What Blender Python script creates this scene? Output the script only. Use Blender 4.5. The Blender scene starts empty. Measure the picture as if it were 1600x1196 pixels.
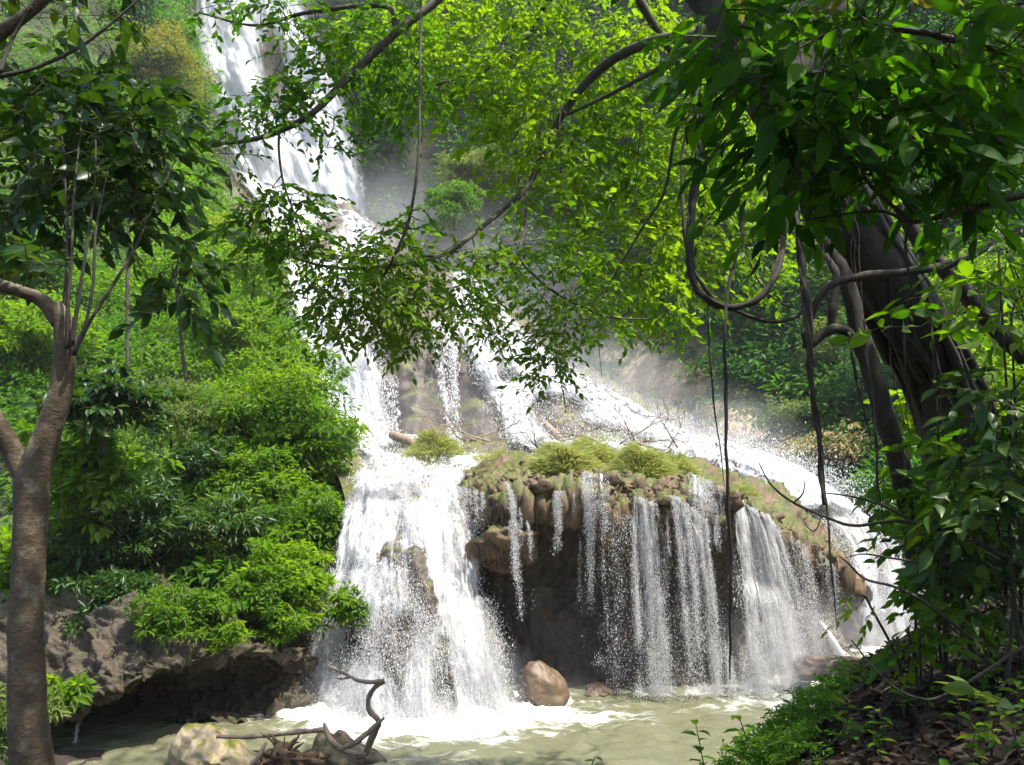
import bpy, math, random
import numpy as np

R = math.radians
rng = np.random.default_rng(11)
random.seed(11)
S = bpy.context.scene
COL = S.collection

# ------------------------------------------------------------------ camera
F, PIT, CZ = 1209.0, R(8.0), 4.0          # focal length in photo pixels, pitch, eye height above the pool
cam_d = bpy.data.cameras.new('camera')
cam = bpy.data.objects.new('camera', cam_d)
COL.objects.link(cam)
cam.location = (0, 0, CZ)
cam.rotation_euler = (R(90) + PIT, 0, 0)
cam_d.sensor_width = 36.0
cam_d.lens = 36.0 * F / 1600.0
cam_d.clip_start, cam_d.clip_end = 0.05, 2000
S.camera = cam

# ------------------------------------------------------------------ world, sun, exposure
SUN_EL, SUN_AZ = R(67), R(118)             # azimuth measured from +Y (view direction) towards +X
w = bpy.data.worlds.new('World'); S.world = w; w.use_nodes = True
wn = w.node_tree
bg = wn.nodes['Background']
sky = wn.nodes.new('ShaderNodeTexSky')
sky.sky_type = 'NISHITA'; sky.sun_disc = False
sky.sun_elevation, sky.sun_rotation = SUN_EL, SUN_AZ
sky.air_density, sky.dust_density = 1.0, 2.5
wn.links.new(sky.outputs[0], bg.inputs[0])
bg.inputs[1].default_value = 0.15
sd = bpy.data.lights.new('sun', 'SUN'); so = bpy.data.objects.new('sun', sd); COL.objects.link(so)
sd.energy, sd.angle, sd.color = 3.5, R(0.6), (1.0, 0.95, 0.86)
so.location = (20, 20, 60)
so.rotation_euler = (-(R(90) - SUN_EL), 0, -SUN_AZ)
S.view_settings.view_transform = 'Standard'
S.view_settings.look = 'None'
S.view_settings.exposure = 1.5
S.view_settings.gamma = 1.0
cy = S.cycles
cy.use_denoising = True
cy.max_bounces = 8; cy.diffuse_bounces = 4; cy.glossy_bounces = 2; cy.transmission_bounces = 4
cy.transparent_max_bounces = 24; cy.volume_bounces = 0
cy.sample_clamp_indirect = 6.0
cy.caustics_reflective = cy.caustics_refractive = False


# ------------------------------------------------------------------ helpers: space, noise
def W(px, py, D):
    """photo pixel at world depth y = D -> world point"""
    px, py, D = np.broadcast_arrays(np.asarray(px, float), np.asarray(py, float), np.asarray(D, float))
    u = (px - 800) / F; v = (598 - py) / F
    t = D / (math.cos(PIT) - v * math.sin(PIT))
    return np.stack([u * t, D, CZ + t * (math.sin(PIT) + v * math.cos(PIT))], -1)


def WP(pts):
    p = np.asarray(pts, float)
    return W(p[..., 0], p[..., 1], p[..., 2])


def _hash(x, y, z, s):
    n = (x.astype(np.int64) * 374761393 + y.astype(np.int64) * 668265263 + z.astype(np.int64) * 1440662683 + s * 974634541)
    n = (n ^ (n >> 13)) & 0x7fffffff
    n = (n * 1274126177) & 0x7fffffff
    n = n ^ (n >> 16)
    return (n & 0xffffff) / 8388607.5 - 1.0


def vnoise(p, s=0):
    p = np.asarray(p, float)
    i = np.floor(p); f = p - i; i = i.astype(np.int64)
    f = f * f * f * (f * (f * 6 - 15) + 10)
    r = 0
    for dx in (0, 1):
        wx = f[..., 0] if dx else 1 - f[..., 0]
        for dy in (0, 1):
            wy = f[..., 1] if dy else 1 - f[..., 1]
            for dz in (0, 1):
                wz = f[..., 2] if dz else 1 - f[..., 2]
                r = r + _hash(i[..., 0] + dx, i[..., 1] + dy, i[..., 2] + dz, s) * wx * wy * wz
    return r


def fbm(p, octv=4, s=0, gain=0.5):
    p = np.asarray(p, float)
    a, r = 1.0, 0
    for k in range(octv):
        r = r + a * vnoise(p * 2.03 ** k + 17.3 * k, s + k); a *= gain
    return r


def nrm(a):
    return a / np.maximum(np.linalg.norm(a, axis=-1, keepdims=True), 1e-9)


def rdir(n):
    return nrm(rng.normal(size=(n, 3)))


# ------------------------------------------------------------------ helpers: objects
def thing(name, label, cat, loc=(0, 0, 0), group=None):
    o = bpy.data.objects.new(name, None); COL.objects.link(o)
    o.location = loc; o.empty_display_size = 0.2
    tag(o, label, cat, group)
    return o


def tag(o, label=None, cat=None, group=None, kind=None):
    if label: o['label'] = label
    if cat: o['category'] = cat
    if group: o['group'] = group
    if kind: o['kind'] = kind
    return o


def mesh(name, geo, mat, parent=None, origin=None, smooth=False):
    """geo = dict(V, F=[face arrays], attrs={name:(n,) or (n,3)}); world coordinates"""
    V = np.asarray(geo['V'], float)
    base = np.array(parent.location if parent is not None else (origin if origin is not None else (0, 0, 0)), float)
    if parent is not None and parent.parent is not None:
        base = base + np.array(parent.parent.location, float)
    me = bpy.data.meshes.new(name)
    Fs = [np.asarray(f, np.int32) for f in geo['F'] if len(f)]
    loops = np.concatenate([f.ravel() for f in Fs])
    sizes = np.concatenate([np.full(len(f), f.shape[1], np.int32) for f in Fs])
    starts = np.concatenate([[0], np.cumsum(sizes)[:-1]]).astype(np.int32)
    me.vertices.add(len(V)); me.vertices.foreach_set('co', (V - base).astype(np.float32).ravel())
    me.loops.add(len(loops)); me.loops.foreach_set('vertex_index', loops)
    me.polygons.add(len(sizes)); me.polygons.foreach_set('loop_start', starts)
    if smooth:
        me.polygons.foreach_set('use_smooth', np.ones(len(sizes), bool))
    for k, a in geo.get('attrs', {}).items():
        a = np.asarray(a, np.float32)
        if a.ndim == 1:
            at = me.attributes.new(k, 'FLOAT', 'POINT'); at.data.foreach_set('value', a)
        else:
            at = me.attributes.new(k, 'FLOAT_VECTOR', 'POINT'); at.data.foreach_set('vector', a.ravel())
    me.update(calc_edges=True)
    me.materials.append(mat)
    o = bpy.data.objects.new(name, me); COL.objects.link(o)
    if parent is not None:
        o.parent = parent
    else:
        o.location = base
    return o


def join(*gs):
    gs = [g for g in gs if g is not None and len(g['V'])]
    V, Fs, at, off = [], [], {}, 0
    keys = set()
    for g in gs: keys |= set(g.get('attrs', {}))
    for g in gs:
        V.append(g['V'])
        Fs += [np.asarray(f) + off for f in g['F'] if len(f)]
        for k in keys:
            a = g.get('attrs', {}).get(k)
            if a is None:
                a = np.zeros(len(g['V']))
            at.setdefault(k, []).append(a)
        off += len(g['V'])
    return dict(V=np.concatenate(V), F=Fs, attrs={k: np.concatenate(v) for k, v in at.items()})


def cr(P, n):
    """Catmull-Rom through rows of P (k, d) -> (n, d)"""
    P = np.asarray(P, float); k = len(P)
    t = np.linspace(0, k - 1, n); i = np.minimum(t.astype(int), k - 2); f = (t - i)[(...,) + (None,) * (P.ndim - 1)]
    g = lambda j: P[np.clip(j, 0, k - 1)]
    p0, p1, p2, p3 = g(i - 1), g(i), g(i + 1), g(i + 2)
    p0 = np.where((i == 0)[(...,) + (None,) * (P.ndim - 1)], 2 * p1 - p2, p0)
    p3 = np.where((i == k - 2)[(...,) + (None,) * (P.ndim - 1)], 2 * p2 - p1, p3)
    return 0.5 * (2 * p1 + (p2 - p0) * f + (2 * p0 - 5 * p1 + 4 * p2 - p3) * f ** 2 + (3 * p1 - p0 - 3 * p2 + p3) * f ** 3)


def gfaces(nv, nu, close=False):
    a = np.arange(nv * nu).reshape(nv, nu)
    if close:
        a = np.concatenate([a, a[:, :1]], 1)
    return np.stack([a[:-1, :-1], a[1:, :-1], a[1:, 1:], a[:-1, 1:]], -1).reshape(-1, 4)


def gnormals(G):
    du = np.gradient(G, axis=1); dv = np.gradient(G, axis=0)
    return nrm(np.cross(dv, du))


def patch(rows, nu, nv):
    """control net in (px, py, D) -> dense grid of world points (nv, nu, 3), normals facing the camera"""
    N = np.asarray(rows, float)
    A = cr(N, nv)                                  # (nv, c, 3)
    B = cr(np.swapaxes(A, 0, 1), nu)               # (nu, nv, 3)
    G = WP(np.swapaxes(B, 0, 1))
    return G


def facing(G):
    n = gnormals(G)
    v = np.array([0, 0, CZ]) - G
    s = np.sign((n * v).sum(-1).mean())
    return n * (s if s else 1)


def samp(G, u, v):
    nv, nu = G.shape[:2]
    x = np.clip(u, 0, 1) * (nu - 1.001); y = np.clip(v, 0, 1) * (nv - 1.001)
    i, j = x.astype(int), y.astype(int); fx, fy = x - i, y - j
    if G.ndim == 3: fx, fy = fx[:, None], fy[:, None]
    return (G[j, i] * (1 - fx) + G[j, i + 1] * fx) * (1 - fy) + (G[j + 1, i] * (1 - fx) + G[j + 1, i + 1] * fx) * fy


def tube(P, r, sides=8, rough=0.0, seed=0, n=None, cap=True):
    P = np.asarray(P, float); r = np.asarray(r, float)
    if r.ndim == 0: r = np.full(len(P), float(r))
    if n:
        Q = cr(np.concatenate([P, r[:, None]], 1), n); P, r = Q[:, :3], np.maximum(Q[:, 3], 1e-4)
    k = len(P)
    T = nrm(np.gradient(P, axis=0))
    ref = np.array([0.31, 0.93, 0.17]); U = np.zeros_like(P)
    u = nrm(np.cross(T[0], ref))
    for i in range(k):
        u = u - T[i] * (u @ T[i]); u = u / max(np.linalg.norm(u), 1e-9); U[i] = u
    Bv = np.cross(T, U)
    a = np.linspace(0, 2 * math.pi, sides, endpoint=False)
    ring = U[:, None] * np.cos(a)[None, :, None] + Bv[:, None] * np.sin(a)[None, :, None]
    rr = np.repeat(r[:, None], sides, 1)
    if rough:
        q = P[:, None] + ring * rr[..., None]
        rr = rr * (1 + rough * fbm(q * (0.35 / max(r.mean(), 1e-3)), 3, seed))
    V = P[:, None] + ring * rr[..., None]
    V = V.reshape(-1, 3); Fq = gfaces(k, sides, True)
    out = dict(V=V, F=[Fq])
    if cap:
        V2 = np.concatenate([V, P[:1], P[-1:]])
        c0, c1 = len(V), len(V) + 1
        i = np.arange(sides); j = (i + 1) % sides
        t0 = np.stack([np.full(sides, c0), i, j], 1); o = (k - 1) * sides
        t1 = np.stack([np.full(sides, c1), o + j, o + i], 1)
        out = dict(V=V2, F=[Fq, np.concatenate([t0, t1])])
    return out


def prisms(A, B, ra, rb):
    """thin three-sided twigs from A to B"""
    A, B = np.asarray(A), np.asarray(B); n = len(A)
    ra = np.broadcast_to(ra, n); rb = np.broadcast_to(rb, n)
    d = nrm(B - A); s = nrm(np.cross(d, np.array([0.3, 0.2, 0.93]))); t = np.cross(d, s)
    V = np.zeros((n, 6, 3))
    for k in range(3):
        c, q = math.cos(2.0944 * k), math.sin(2.0944 * k)
        V[:, k] = A + (s * c + t * q) * ra[:, None]
        V[:, 3 + k] = B + (s * c + t * q) * rb[:, None]
    o = (np.arange(n) * 6)[:, None]
    Fq = np.concatenate([o + np.array([[k, (k + 1) % 3, 3 + (k + 1) % 3, 3 + k]]) for k in range(3)])
    return dict(V=V.reshape(-1, 3), F=[Fq])


# leaf templates: (along, across, up)
T8 = (np.array([[0, 0, 0], [.3, .5, .10], [.3, 0, 0], [.3, -.5, .10], [.68, .42, .06], [.68, 0, -.02], [.68, -.42, .06], [1, 0, -.12]]),
      [np.array([[0, 2, 1], [0, 3, 2], [5, 7, 4], [5, 6, 7]]), np.array([[1, 2, 5, 4], [2, 3, 6, 5]])])
T4 = (np.array([[0, 0, 0], [.45, .5, .10], [1, 0, -.08], [.45, -.5, .10]]), [np.array([[0, 2, 1], [0, 3, 2]])])
TQ = (np.array([[0, 0, 0], [.5, .5, 0], [1, 0, 0], [.5, -.5, 0]]), [np.array([[0, 3, 2, 1]])])


def _leaf17():
    xs = [.10, .28, .48, .68, .86]; ws = [.26, .47, .5, .36, .16]
    v = [(0, 0, 0)]
    for x, w_ in zip(xs, ws):
        b = -.16 * x * x
        v += [(x, w_, b + .16 * w_), (x, 0, b), (x, -w_, b + .16 * w_)]
    v.append((1, 0, -.17))
    q = []
    for i in range(4):
        a = 1 + 3 * i
        q += [[a, a + 1, a + 4, a + 3], [a + 1, a + 2, a + 5, a + 4]]
    t = [[0, 2, 1], [0, 3, 2], [13, 14, 16], [14, 15, 16]]
    return np.array(v, float), [np.array(t), np.array(q)]


TN = _leaf17()


def leaves(P, D, N, L, wr, T=T8, rnd=None):
    n = len(P)
    D = nrm(D); Sd = nrm(np.cross(N, D)); N2 = np.cross(D, Sd)
    L = np.broadcast_to(np.asarray(L, float), n)[:, None, None]
    wr = np.broadcast_to(np.asarray(wr, float), n)[:, None, None]
    t, fs = T; k = len(t)
    V = P[:, None] + L * (t[None, :, :1] * D[:, None] + wr * t[None, :, 1:2] * Sd[:, None] + t[None, :, 2:] * N2[:, None])
    off = (np.arange(n) * k)[:, None, None]
    Fs = [(f[None] + off).reshape(-1, f.shape[1]) for f in fs]
    if rnd is None: rnd = rng.random(n)
    return dict(V=V.reshape(-1, 3), F=Fs, attrs={'rnd': np.repeat(rnd, k)})


def sprays(Tg, Dr, length, k, ll, wr=0.45, droop=0.25, T=T8, ang=0.9, clr=None, upn=0.55):
    """twigs starting at targets Tg heading Dr, k alternate leaves each -> (leaf geo, twig geo)"""
    m = len(Tg)
    length = length * rng.uniform(.7, 1.25, m)
    f = (np.arange(k) + .6) / k
    side = nrm(np.cross(Dr, np.array([0, 0, 1.0])) + 0.25 * rng.normal(size=(m, 3)))
    P = Tg[:, None] + Dr[:, None] * (length[:, None] * f)[..., None] + np.array([0, 0, -1.0]) * (droop * length[:, None] * f ** 2)[..., None]
    sg = np.where(np.arange(k) % 2 == 0, 1.0, -1.0)
    an = ang * (1 - .75 * f ** 3) * rng.uniform(.7, 1.2, (m, k))
    D = Dr[:, None] * np.cos(an)[..., None] + side[:, None] * (np.sin(an) * sg)[..., None]
    D = D + np.array([0, 0, -1.0]) * (droop * rng.uniform(0.1, 1.7, (m, k)))[..., None] + 0.14 * rng.normal(size=(m, k, 3))
    N = np.array([0, 0, 1.0]) * upn + 0.45 * rng.normal(size=(m, k, 3))
    L = ll * rng.uniform(.42, 1.35, (m, k))
    base = rng.random(m) if clr is None else clr
    rn = np.clip(base[:, None] * .65 + .35 * rng.random((m, k)), 0, 1)
    g = leaves(P.reshape(-1, 3), D.reshape(-1, 3), N.reshape(-1, 3), L.ravel(), wr, T, rn.ravel())
    M = Tg + Dr * (length * .55)[:, None] + np.array([0, 0, -1.0]) * (droop * length * .3)[:, None]
    E = Tg + Dr * length[:, None] + np.array([0, 0, -1.0]) * (droop * length)[:, None]
    r = ll * .022
    tw = join(prisms(Tg, M, r * 1.3, r), prisms(M, E, r, r * .5))
    return g, tw


def grow(skel, targets, r_in, r_out, step=0.25, wob=0.06, sag=0.1, far=9e9):
    """connect every target to the nearest node of a growing skeleton; returns twig geo and arrival directions"""
    skel = np.asarray(skel, float)
    nodes = np.zeros((len(skel) + len(targets) * 40, 3)); nodes[:len(skel)] = skel; rad = np.full(len(nodes), r_in)
    n = len(skel)
    d0 = np.array([np.min(((skel - t) ** 2).sum(1)) for t in targets])
    A, B, ra, rb = [], [], [], []
    dirs = np.zeros((len(targets), 3))
    for ti in np.argsort(d0):
        t = targets[ti]
        i = int(np.argmin(((nodes[:n] - t) ** 2).sum(1)))
        p = nodes[i]; d = np.linalg.norm(t - p)
        k = min(max(int(d / step), 1), 38)
        r0 = max(rad[i] * .72, r_out)
        prev, pr = p, r0
        for q in range(1, k + 1):
            f = q / k
            x = p + (t - p) * f
            x = x + np.array([0, 0, sag * d * 4 * f * (1 - f) * .5]) + (wob * rng.normal(size=3) * min(d, 1) if q < k else 0)
            rr = r0 + (r_out - r0) * f
            A.append(prev); B.append(x); ra.append(pr); rb.append(rr)
            if n < len(nodes):
                nodes[n] = x; rad[n] = rr; n += 1
            dirs[ti] = x - prev
            prev, pr = x, rr
    return prisms(np.array(A), np.array(B), np.array(ra), np.array(rb)), nrm(dirs)


def in_ellipses(E, n_per):
    """E rows: px, py, rx, ry, D0, D1, weight -> world targets"""
    out = []
    for (x, y, rx, ry, d0, d1, wt) in E:
        n = int(n_per * wt)
        a = rng.uniform(0, 2 * math.pi, n); r = np.sqrt(rng.random(n))
        out.append(W(x + rx * r * np.cos(a), y + ry * r * np.sin(a), rng.uniform(d0, d1, n)))
    return np.concatenate(out)


# ------------------------------------------------------------------ materials
def new_mat(name):
    m = bpy.data.materials.new(name); m.use_nodes = True
    nt = m.node_tree
    for nd in list(nt.nodes): nt.nodes.remove(nd)
    return m, nt, nt.nodes.new('ShaderNodeOutputMaterial')


def N_(nt, t, **kw):
    nd = nt.nodes.new(t)
    for k, v in kw.items():
        if k.startswith('i_'):
            key = k[2:].replace('_', ' ')
            nd.inputs[key if not key.isdigit() else int(key)].default_value = v
        else:
            setattr(nd, k, v)
    return nd


def ramp(nt, fac, stops):
    r = nt.nodes.new('ShaderNodeValToRGB')
    e = r.color_ramp.elements
    while len(e) < len(stops): e.new(0.5)
    for el, (p, c) in zip(e, stops):
        el.position = p; el.color = (*c, 1) if len(c) == 3 else c
    nt.links.new(fac, r.inputs[0])
    return r


def leaf_mat(name, cols, trans=0.45, tcol=(2.0, 2.1, .5), rough=0.5, spec=0.2):
    m, nt, out = new_mat(name)
    at = N_(nt, 'ShaderNodeAttribute', attribute_name='rnd')
    k = len(cols)
    rp = ramp(nt, at.outputs['Fac'], [(i / max(k - 1, 1), c) for i, c in enumerate(cols)])
    p = N_(nt, 'ShaderNodeBsdfPrincipled'); p.inputs['Roughness'].default_value = rough
    p.inputs['Specular IOR Level'].default_value = spec
    nt.links.new(rp.outputs[0], p.inputs['Base Color'])
    mul = N_(nt, 'ShaderNodeMix', data_type='RGBA', blend_type='MULTIPLY'); mul.inputs[0].default_value = 1
    nt.links.new(rp.outputs[0], mul.inputs[6]); mul.inputs[7].default_value = (*tcol, 1)
    tr = N_(nt, 'ShaderNodeBsdfTranslucent'); nt.links.new(mul.outputs[2], tr.inputs[0])
    mx = N_(nt, 'ShaderNodeMixShader'); mx.inputs[0].default_value = trans
    nt.links.new(p.outputs[0], mx.inputs[1]); nt.links.new(tr.outputs[0], mx.inputs[2])
    nt.links.new(mx.outputs[0], out.inputs[0])
    return m


def rock_mat(name, cols, scale=1.2, moss=0.0, mosscol=((.10, .11, .015), (.20, .19, .03)), rough=0.75, bump=0.6, stretch=1.0, streak=None, attr=None, attrcol=None, dry_moss=False):
    m, nt, out = new_mat(name); L = nt.links.new
    geo = N_(nt, 'ShaderNodeNewGeometry')
    mp = N_(nt, 'ShaderNodeMapping'); mp.inputs['Scale'].default_value = (1, 1, stretch)
    L(geo.outputs['Position'], mp.inputs[0])
    n1 = N_(nt, 'ShaderNodeTexNoise'); n1.inputs['Scale'].default_value = scale; n1.inputs['Detail'].default_value = 8; n1.inputs['Roughness'].default_value = .65
    L(mp.outputs[0], n1.inputs[0])
    n2 = N_(nt, 'ShaderNodeTexNoise'); n2.inputs['Scale'].default_value = scale * 6; n2.inputs['Detail'].default_value = 6; n2.inputs['Roughness'].default_value = .7
    L(mp.outputs[0], n2.inputs[0])
    mixf = N_(nt, 'ShaderNodeMath', operation='MULTIPLY_ADD'); L(n2.outputs[0], mixf.inputs[0]); mixf.inputs[1].default_value = .45
    sc = N_(nt, 'ShaderNodeMath', operation='MULTIPLY'); L(n1.outputs[0], sc.inputs[0]); sc.inputs[1].default_value = .6
    L(sc.outputs[0], mixf.inputs[2])
    k = len(cols)
    rp = ramp(nt, mixf.outputs[0], [(.32 + .4 * i / (k - 1), c) for i, c in enumerate(cols)])
    col = rp.outputs[0]
    if attr:
        at = N_(nt, 'ShaderNodeAttribute', attribute_name=attr)
        rp2 = ramp(nt, mixf.outputs[0], [(.35, attrcol[0]), (.65, attrcol[1])])
        mxa = N_(nt, 'ShaderNodeMix', data_type='RGBA'); L(at.outputs['Fac'], mxa.inputs[0]); L(col, mxa.inputs[6]); L(rp2.outputs[0], mxa.inputs[7]); col = mxa.outputs[2]
    if moss > 0:
        sep = N_(nt, 'ShaderNodeSeparateXYZ'); L(geo.outputs['Normal'], sep.inputs[0])
        n3 = N_(nt, 'ShaderNodeTexNoise'); n3.inputs['Scale'].default_value = scale * 1.7; n3.inputs['Detail'].default_value = 5
        L(geo.outputs['Position'], n3.inputs[0])
        ad = N_(nt, 'ShaderNodeMath', operation='MULTIPLY_ADD'); L(sep.outputs[2], ad.inputs[0]); ad.inputs[1].default_value = .35; L(n3.outputs[0], ad.inputs[2])
        mr = N_(nt, 'ShaderNodeMapRange'); L(ad.outputs[0], mr.inputs[0]); mr.inputs[1].default_value = .82 - moss * .4; mr.inputs[2].default_value = .95 - moss * .4
        mfac = mr.outputs[0]
        if dry_moss:
            inv = N_(nt, 'ShaderNodeMath', operation='SUBTRACT', use_clamp=True); inv.inputs[0].default_value = 1; L(at.outputs['Fac'], inv.inputs[1])
            mm = N_(nt, 'ShaderNodeMath', operation='MULTIPLY'); L(mr.outputs[0], mm.inputs[0]); L(inv.outputs[0], mm.inputs[1]); mfac = mm.outputs[0]
        rp3 = ramp(nt, n2.outputs[0], [(.35, mosscol[0]), (.65, mosscol[1])])
        mxm = N_(nt, 'ShaderNodeMix', data_type='RGBA'); L(mfac, mxm.inputs[0]); L(col, mxm.inputs[6]); L(rp3.outputs[0], mxm.inputs[7]); col = mxm.outputs[2]
    p = N_(nt, 'ShaderNodeBsdfPrincipled'); p.inputs['Roughness'].default_value = rough
    p.inputs['Specular IOR Level'].default_value = .4
    L(col, p.inputs['Base Color'])
    bp = N_(nt, 'ShaderNodeBump'); bp.inputs['Strength'].default_value = bump; bp.inputs['Distance'].default_value = .12 / scale
    L(mixf.outputs[0], bp.inputs['Height']); L(bp.outputs[0], p.inputs['Normal'])
    L(p.outputs[0], out.inputs[0])
    return m


def white_mat(name, su=5.0, sv=.7, k1=.9, k2=.7, col=(.74, .745, .75), fine=5.0, soft=.2):
    """falling white water: opacity from flow-stretched noise plus a density stored per vertex"""
    m, nt, out = new_mat(name); L = nt.links.new
    fl = N_(nt, 'ShaderNodeAttribute', attribute_name='flow')
    de = N_(nt, 'ShaderNodeAttribute', attribute_name='dens')
    def noise(a, b, det):
        mp = N_(nt, 'ShaderNodeMapping'); mp.inputs['Scale'].default_value = (a, b, 1); L(fl.outputs['Vector'], mp.inputs[0])
        n = N_(nt, 'ShaderNodeTexNoise'); n.inputs['Scale'].default_value = 1; n.inputs['Detail'].default_value = det; n.inputs['Roughness'].default_value = .65
        n.inputs['Distortion'].default_value = .35
        L(mp.outputs[0], n.inputs[0]); return n
    n1 = noise(su, sv, 4); n2 = noise(su * fine, sv * fine * 1.6, 4)
    a1 = N_(nt, 'ShaderNodeMath', operation='MULTIPLY_ADD'); L(n1.outputs[0], a1.inputs[0]); a1.inputs[1].default_value = k1; L(de.outputs['Fac'], a1.inputs[2])
    a2 = N_(nt, 'ShaderNodeMath', operation='MULTIPLY_ADD'); L(n2.outputs[0], a2.inputs[0]); a2.inputs[1].default_value = k2; L(a1.outputs[0], a2.inputs[2])
    c = .25 + (k1 + k2) * .5
    mr = N_(nt, 'ShaderNodeMapRange', interpolation_type='SMOOTHSTEP'); L(a2.outputs[0], mr.inputs[0]); mr.inputs[1].default_value = c - soft; mr.inputs[2].default_value = c + soft
    ed = N_(nt, 'ShaderNodeMapRange'); L(de.outputs['Fac'], ed.inputs[0]); ed.inputs[1].default_value = 0.0; ed.inputs[2].default_value = .12
    al = N_(nt, 'ShaderNodeMath', operation='MULTIPLY'); L(mr.outputs[0], al.inputs[0]); L(ed.outputs[0], al.inputs[1])
    df = N_(nt, 'ShaderNodeBsdfDiffuse'); df.inputs[0].default_value = (*col, 1)
    tl = N_(nt, 'ShaderNodeBsdfTranslucent'); tl.inputs[0].default_value = (*col, 1)
    bp = N_(nt, 'ShaderNodeBump'); bp.inputs['Strength'].default_value = .8; bp.inputs['Distance'].default_value = .06; L(a2.outputs[0], bp.inputs['Height'])
    L(bp.outputs[0], df.inputs['Normal'])
    m1 = N_(nt, 'ShaderNodeMixShader'); m1.inputs[0].default_value = .35; L(df.outputs[0], m1.inputs[1]); L(tl.outputs[0], m1.inputs[2])
    tp = N_(nt, 'ShaderNodeBsdfTransparent')
    m2 = N_(nt, 'ShaderNodeMixShader'); L(al.outputs[0], m2.inputs[0]); L(tp.outputs[0], m2.inputs[1]); L(m1.outputs[0], m2.inputs[2])
    L(m2.outputs[0], out.inputs[0])
    return m


def plain_mat(name, col, rough=.7, trans=0.0, spec=.4):
    m, nt, out = new_mat(name); L = nt.links.new
    p = N_(nt, 'ShaderNodeBsdfPrincipled'); p.inputs['Base Color'].default_value = (*col, 1); p.inputs['Roughness'].default_value = rough
    p.inputs['Specular IOR Level'].default_value = spec
    if trans:
        t = N_(nt, 'ShaderNodeBsdfTranslucent'); t.inputs[0].default_value = (*col, 1)
        mx = N_(nt, 'ShaderNodeMixShader'); mx.inputs[0].default_value = trans
        L(p.outputs[0], mx.inputs[1]); L(t.outputs[0], mx.inputs[2]); L(mx.outputs[0], out.inputs[0])
    else:
        L(p.outputs[0], out.inputs[0])
    return m


def mist_mat(name, dens):
    m, nt, out = new_mat(name)
    v = N_(nt, 'ShaderNodeVolumePrincipled'); v.inputs['Color'].default_value = (.95, .97, 1, 1); v.inputs['Density'].default_value = dens
    nt.links.new(v.outputs[0], out.inputs['Volume'])
    return m


M = {}
M['cliff'] = rock_mat('cliff_rock', [(.015, .016, .012), (.05, .05, .035), (.12, .11, .08)], .25, .35, ((.015, .035, .01), (.04, .08, .015)), .9, .8, attr='earth', attrcol=((.22, .165, .10), (.50, .375, .23)))
M['slope_rock'] = rock_mat('wet_limestone', [(.02, .016, .012), (.055, .042, .029), (.13, .10, .065)], .6, .25, ((.06, .075, .015), (.14, .14, .03)), .5, .7)
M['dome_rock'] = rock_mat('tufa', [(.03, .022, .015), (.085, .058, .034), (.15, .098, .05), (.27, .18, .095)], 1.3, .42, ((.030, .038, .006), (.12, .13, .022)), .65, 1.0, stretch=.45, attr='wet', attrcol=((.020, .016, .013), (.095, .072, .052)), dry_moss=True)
M['bank_rock'] = rock_mat('bank_rock', [(.012, .010, .006), (.040, .031, .018), (.075, .058, .034), (.13, .105, .065)], 1.1, .04, ((.03, .035, .01), (.07, .07, .02)), rough=.6, bump=1.0, stretch=1.6)
M['boulder'] = rock_mat('boulder_rock', [(.10, .08, .05), (.34, .27, .16), (.5, .42, .28)], 3, .15, rough=.7, bump=.8)
M['boulder_tan'] = rock_mat('boulder_tan', [(.05, .033, .02), (.12, .08, .047), (.18, .125, .078)], 3, 0, rough=.5, bump=.4)
M['soil'] = rock_mat('soil', [(.012, .009, .007), (.03, .021, .015), (.06, .04, .025)], 4, 0, rough=.9, bump=1)
M['hill'] = rock_mat('hillside_soil', [(.012, .018, .007), (.03, .04, .014), (.10, .08, .045)], .5, .3, ((.02, .04, .008), (.05, .09, .015)), .95, .8)
M['bark'] = rock_mat('bark', [(.020, .014, .008), (.050, .034, .019), (.078, .055, .031), (.12, .09, .055)], 4.5, .66, ((.10, .085, .055), (.20, .175, .12)), .85, 1.0, stretch=1.5)
M['dark_bark'] = rock_mat('dark_bark', [(.010, .008, .006), (.026, .020, .014), (.058, .045, .032)], 5, .15, ((.03, .04, .012), (.06, .07, .02)), .85, 1, stretch=.3)
M['limb'] = rock_mat('limb_bark', [(.022, .019, .014), (.055, .046, .033), (.13, .115, .085)], 8, .2, ((.05, .06, .025), (.09, .10, .04)), .85, .6)
M['twig'] = plain_mat('twig', (.045, .032, .02), .8)
M['drift'] = rock_mat('driftwood', [(.07, .05, .034), (.22, .165, .115), (.38, .31, .24)], 6, 0, rough=.8, bump=.8)
M['stump'] = rock_mat('root_wood', [(.04, .024, .014), (.13, .08, .045), (.24, .16, .095)], 8, 0, rough=.85, bump=1)
M['white'] = white_mat('white_water')
M['veil'] = white_mat('white_veil', 9.0, .5, 1.1, .9, fine=4, soft=.22)
M['white_far'] = white_mat('white_water_far', 1.3, .12, .7, .5, fine=4, soft=.3)
M['white_mid'] = white_mat('white_water_mid', 2.4, .3, .9, .7, fine=4, soft=.2)
M['drop'] = plain_mat('droplets', (.80, .80, .80), .4, .4)
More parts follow.
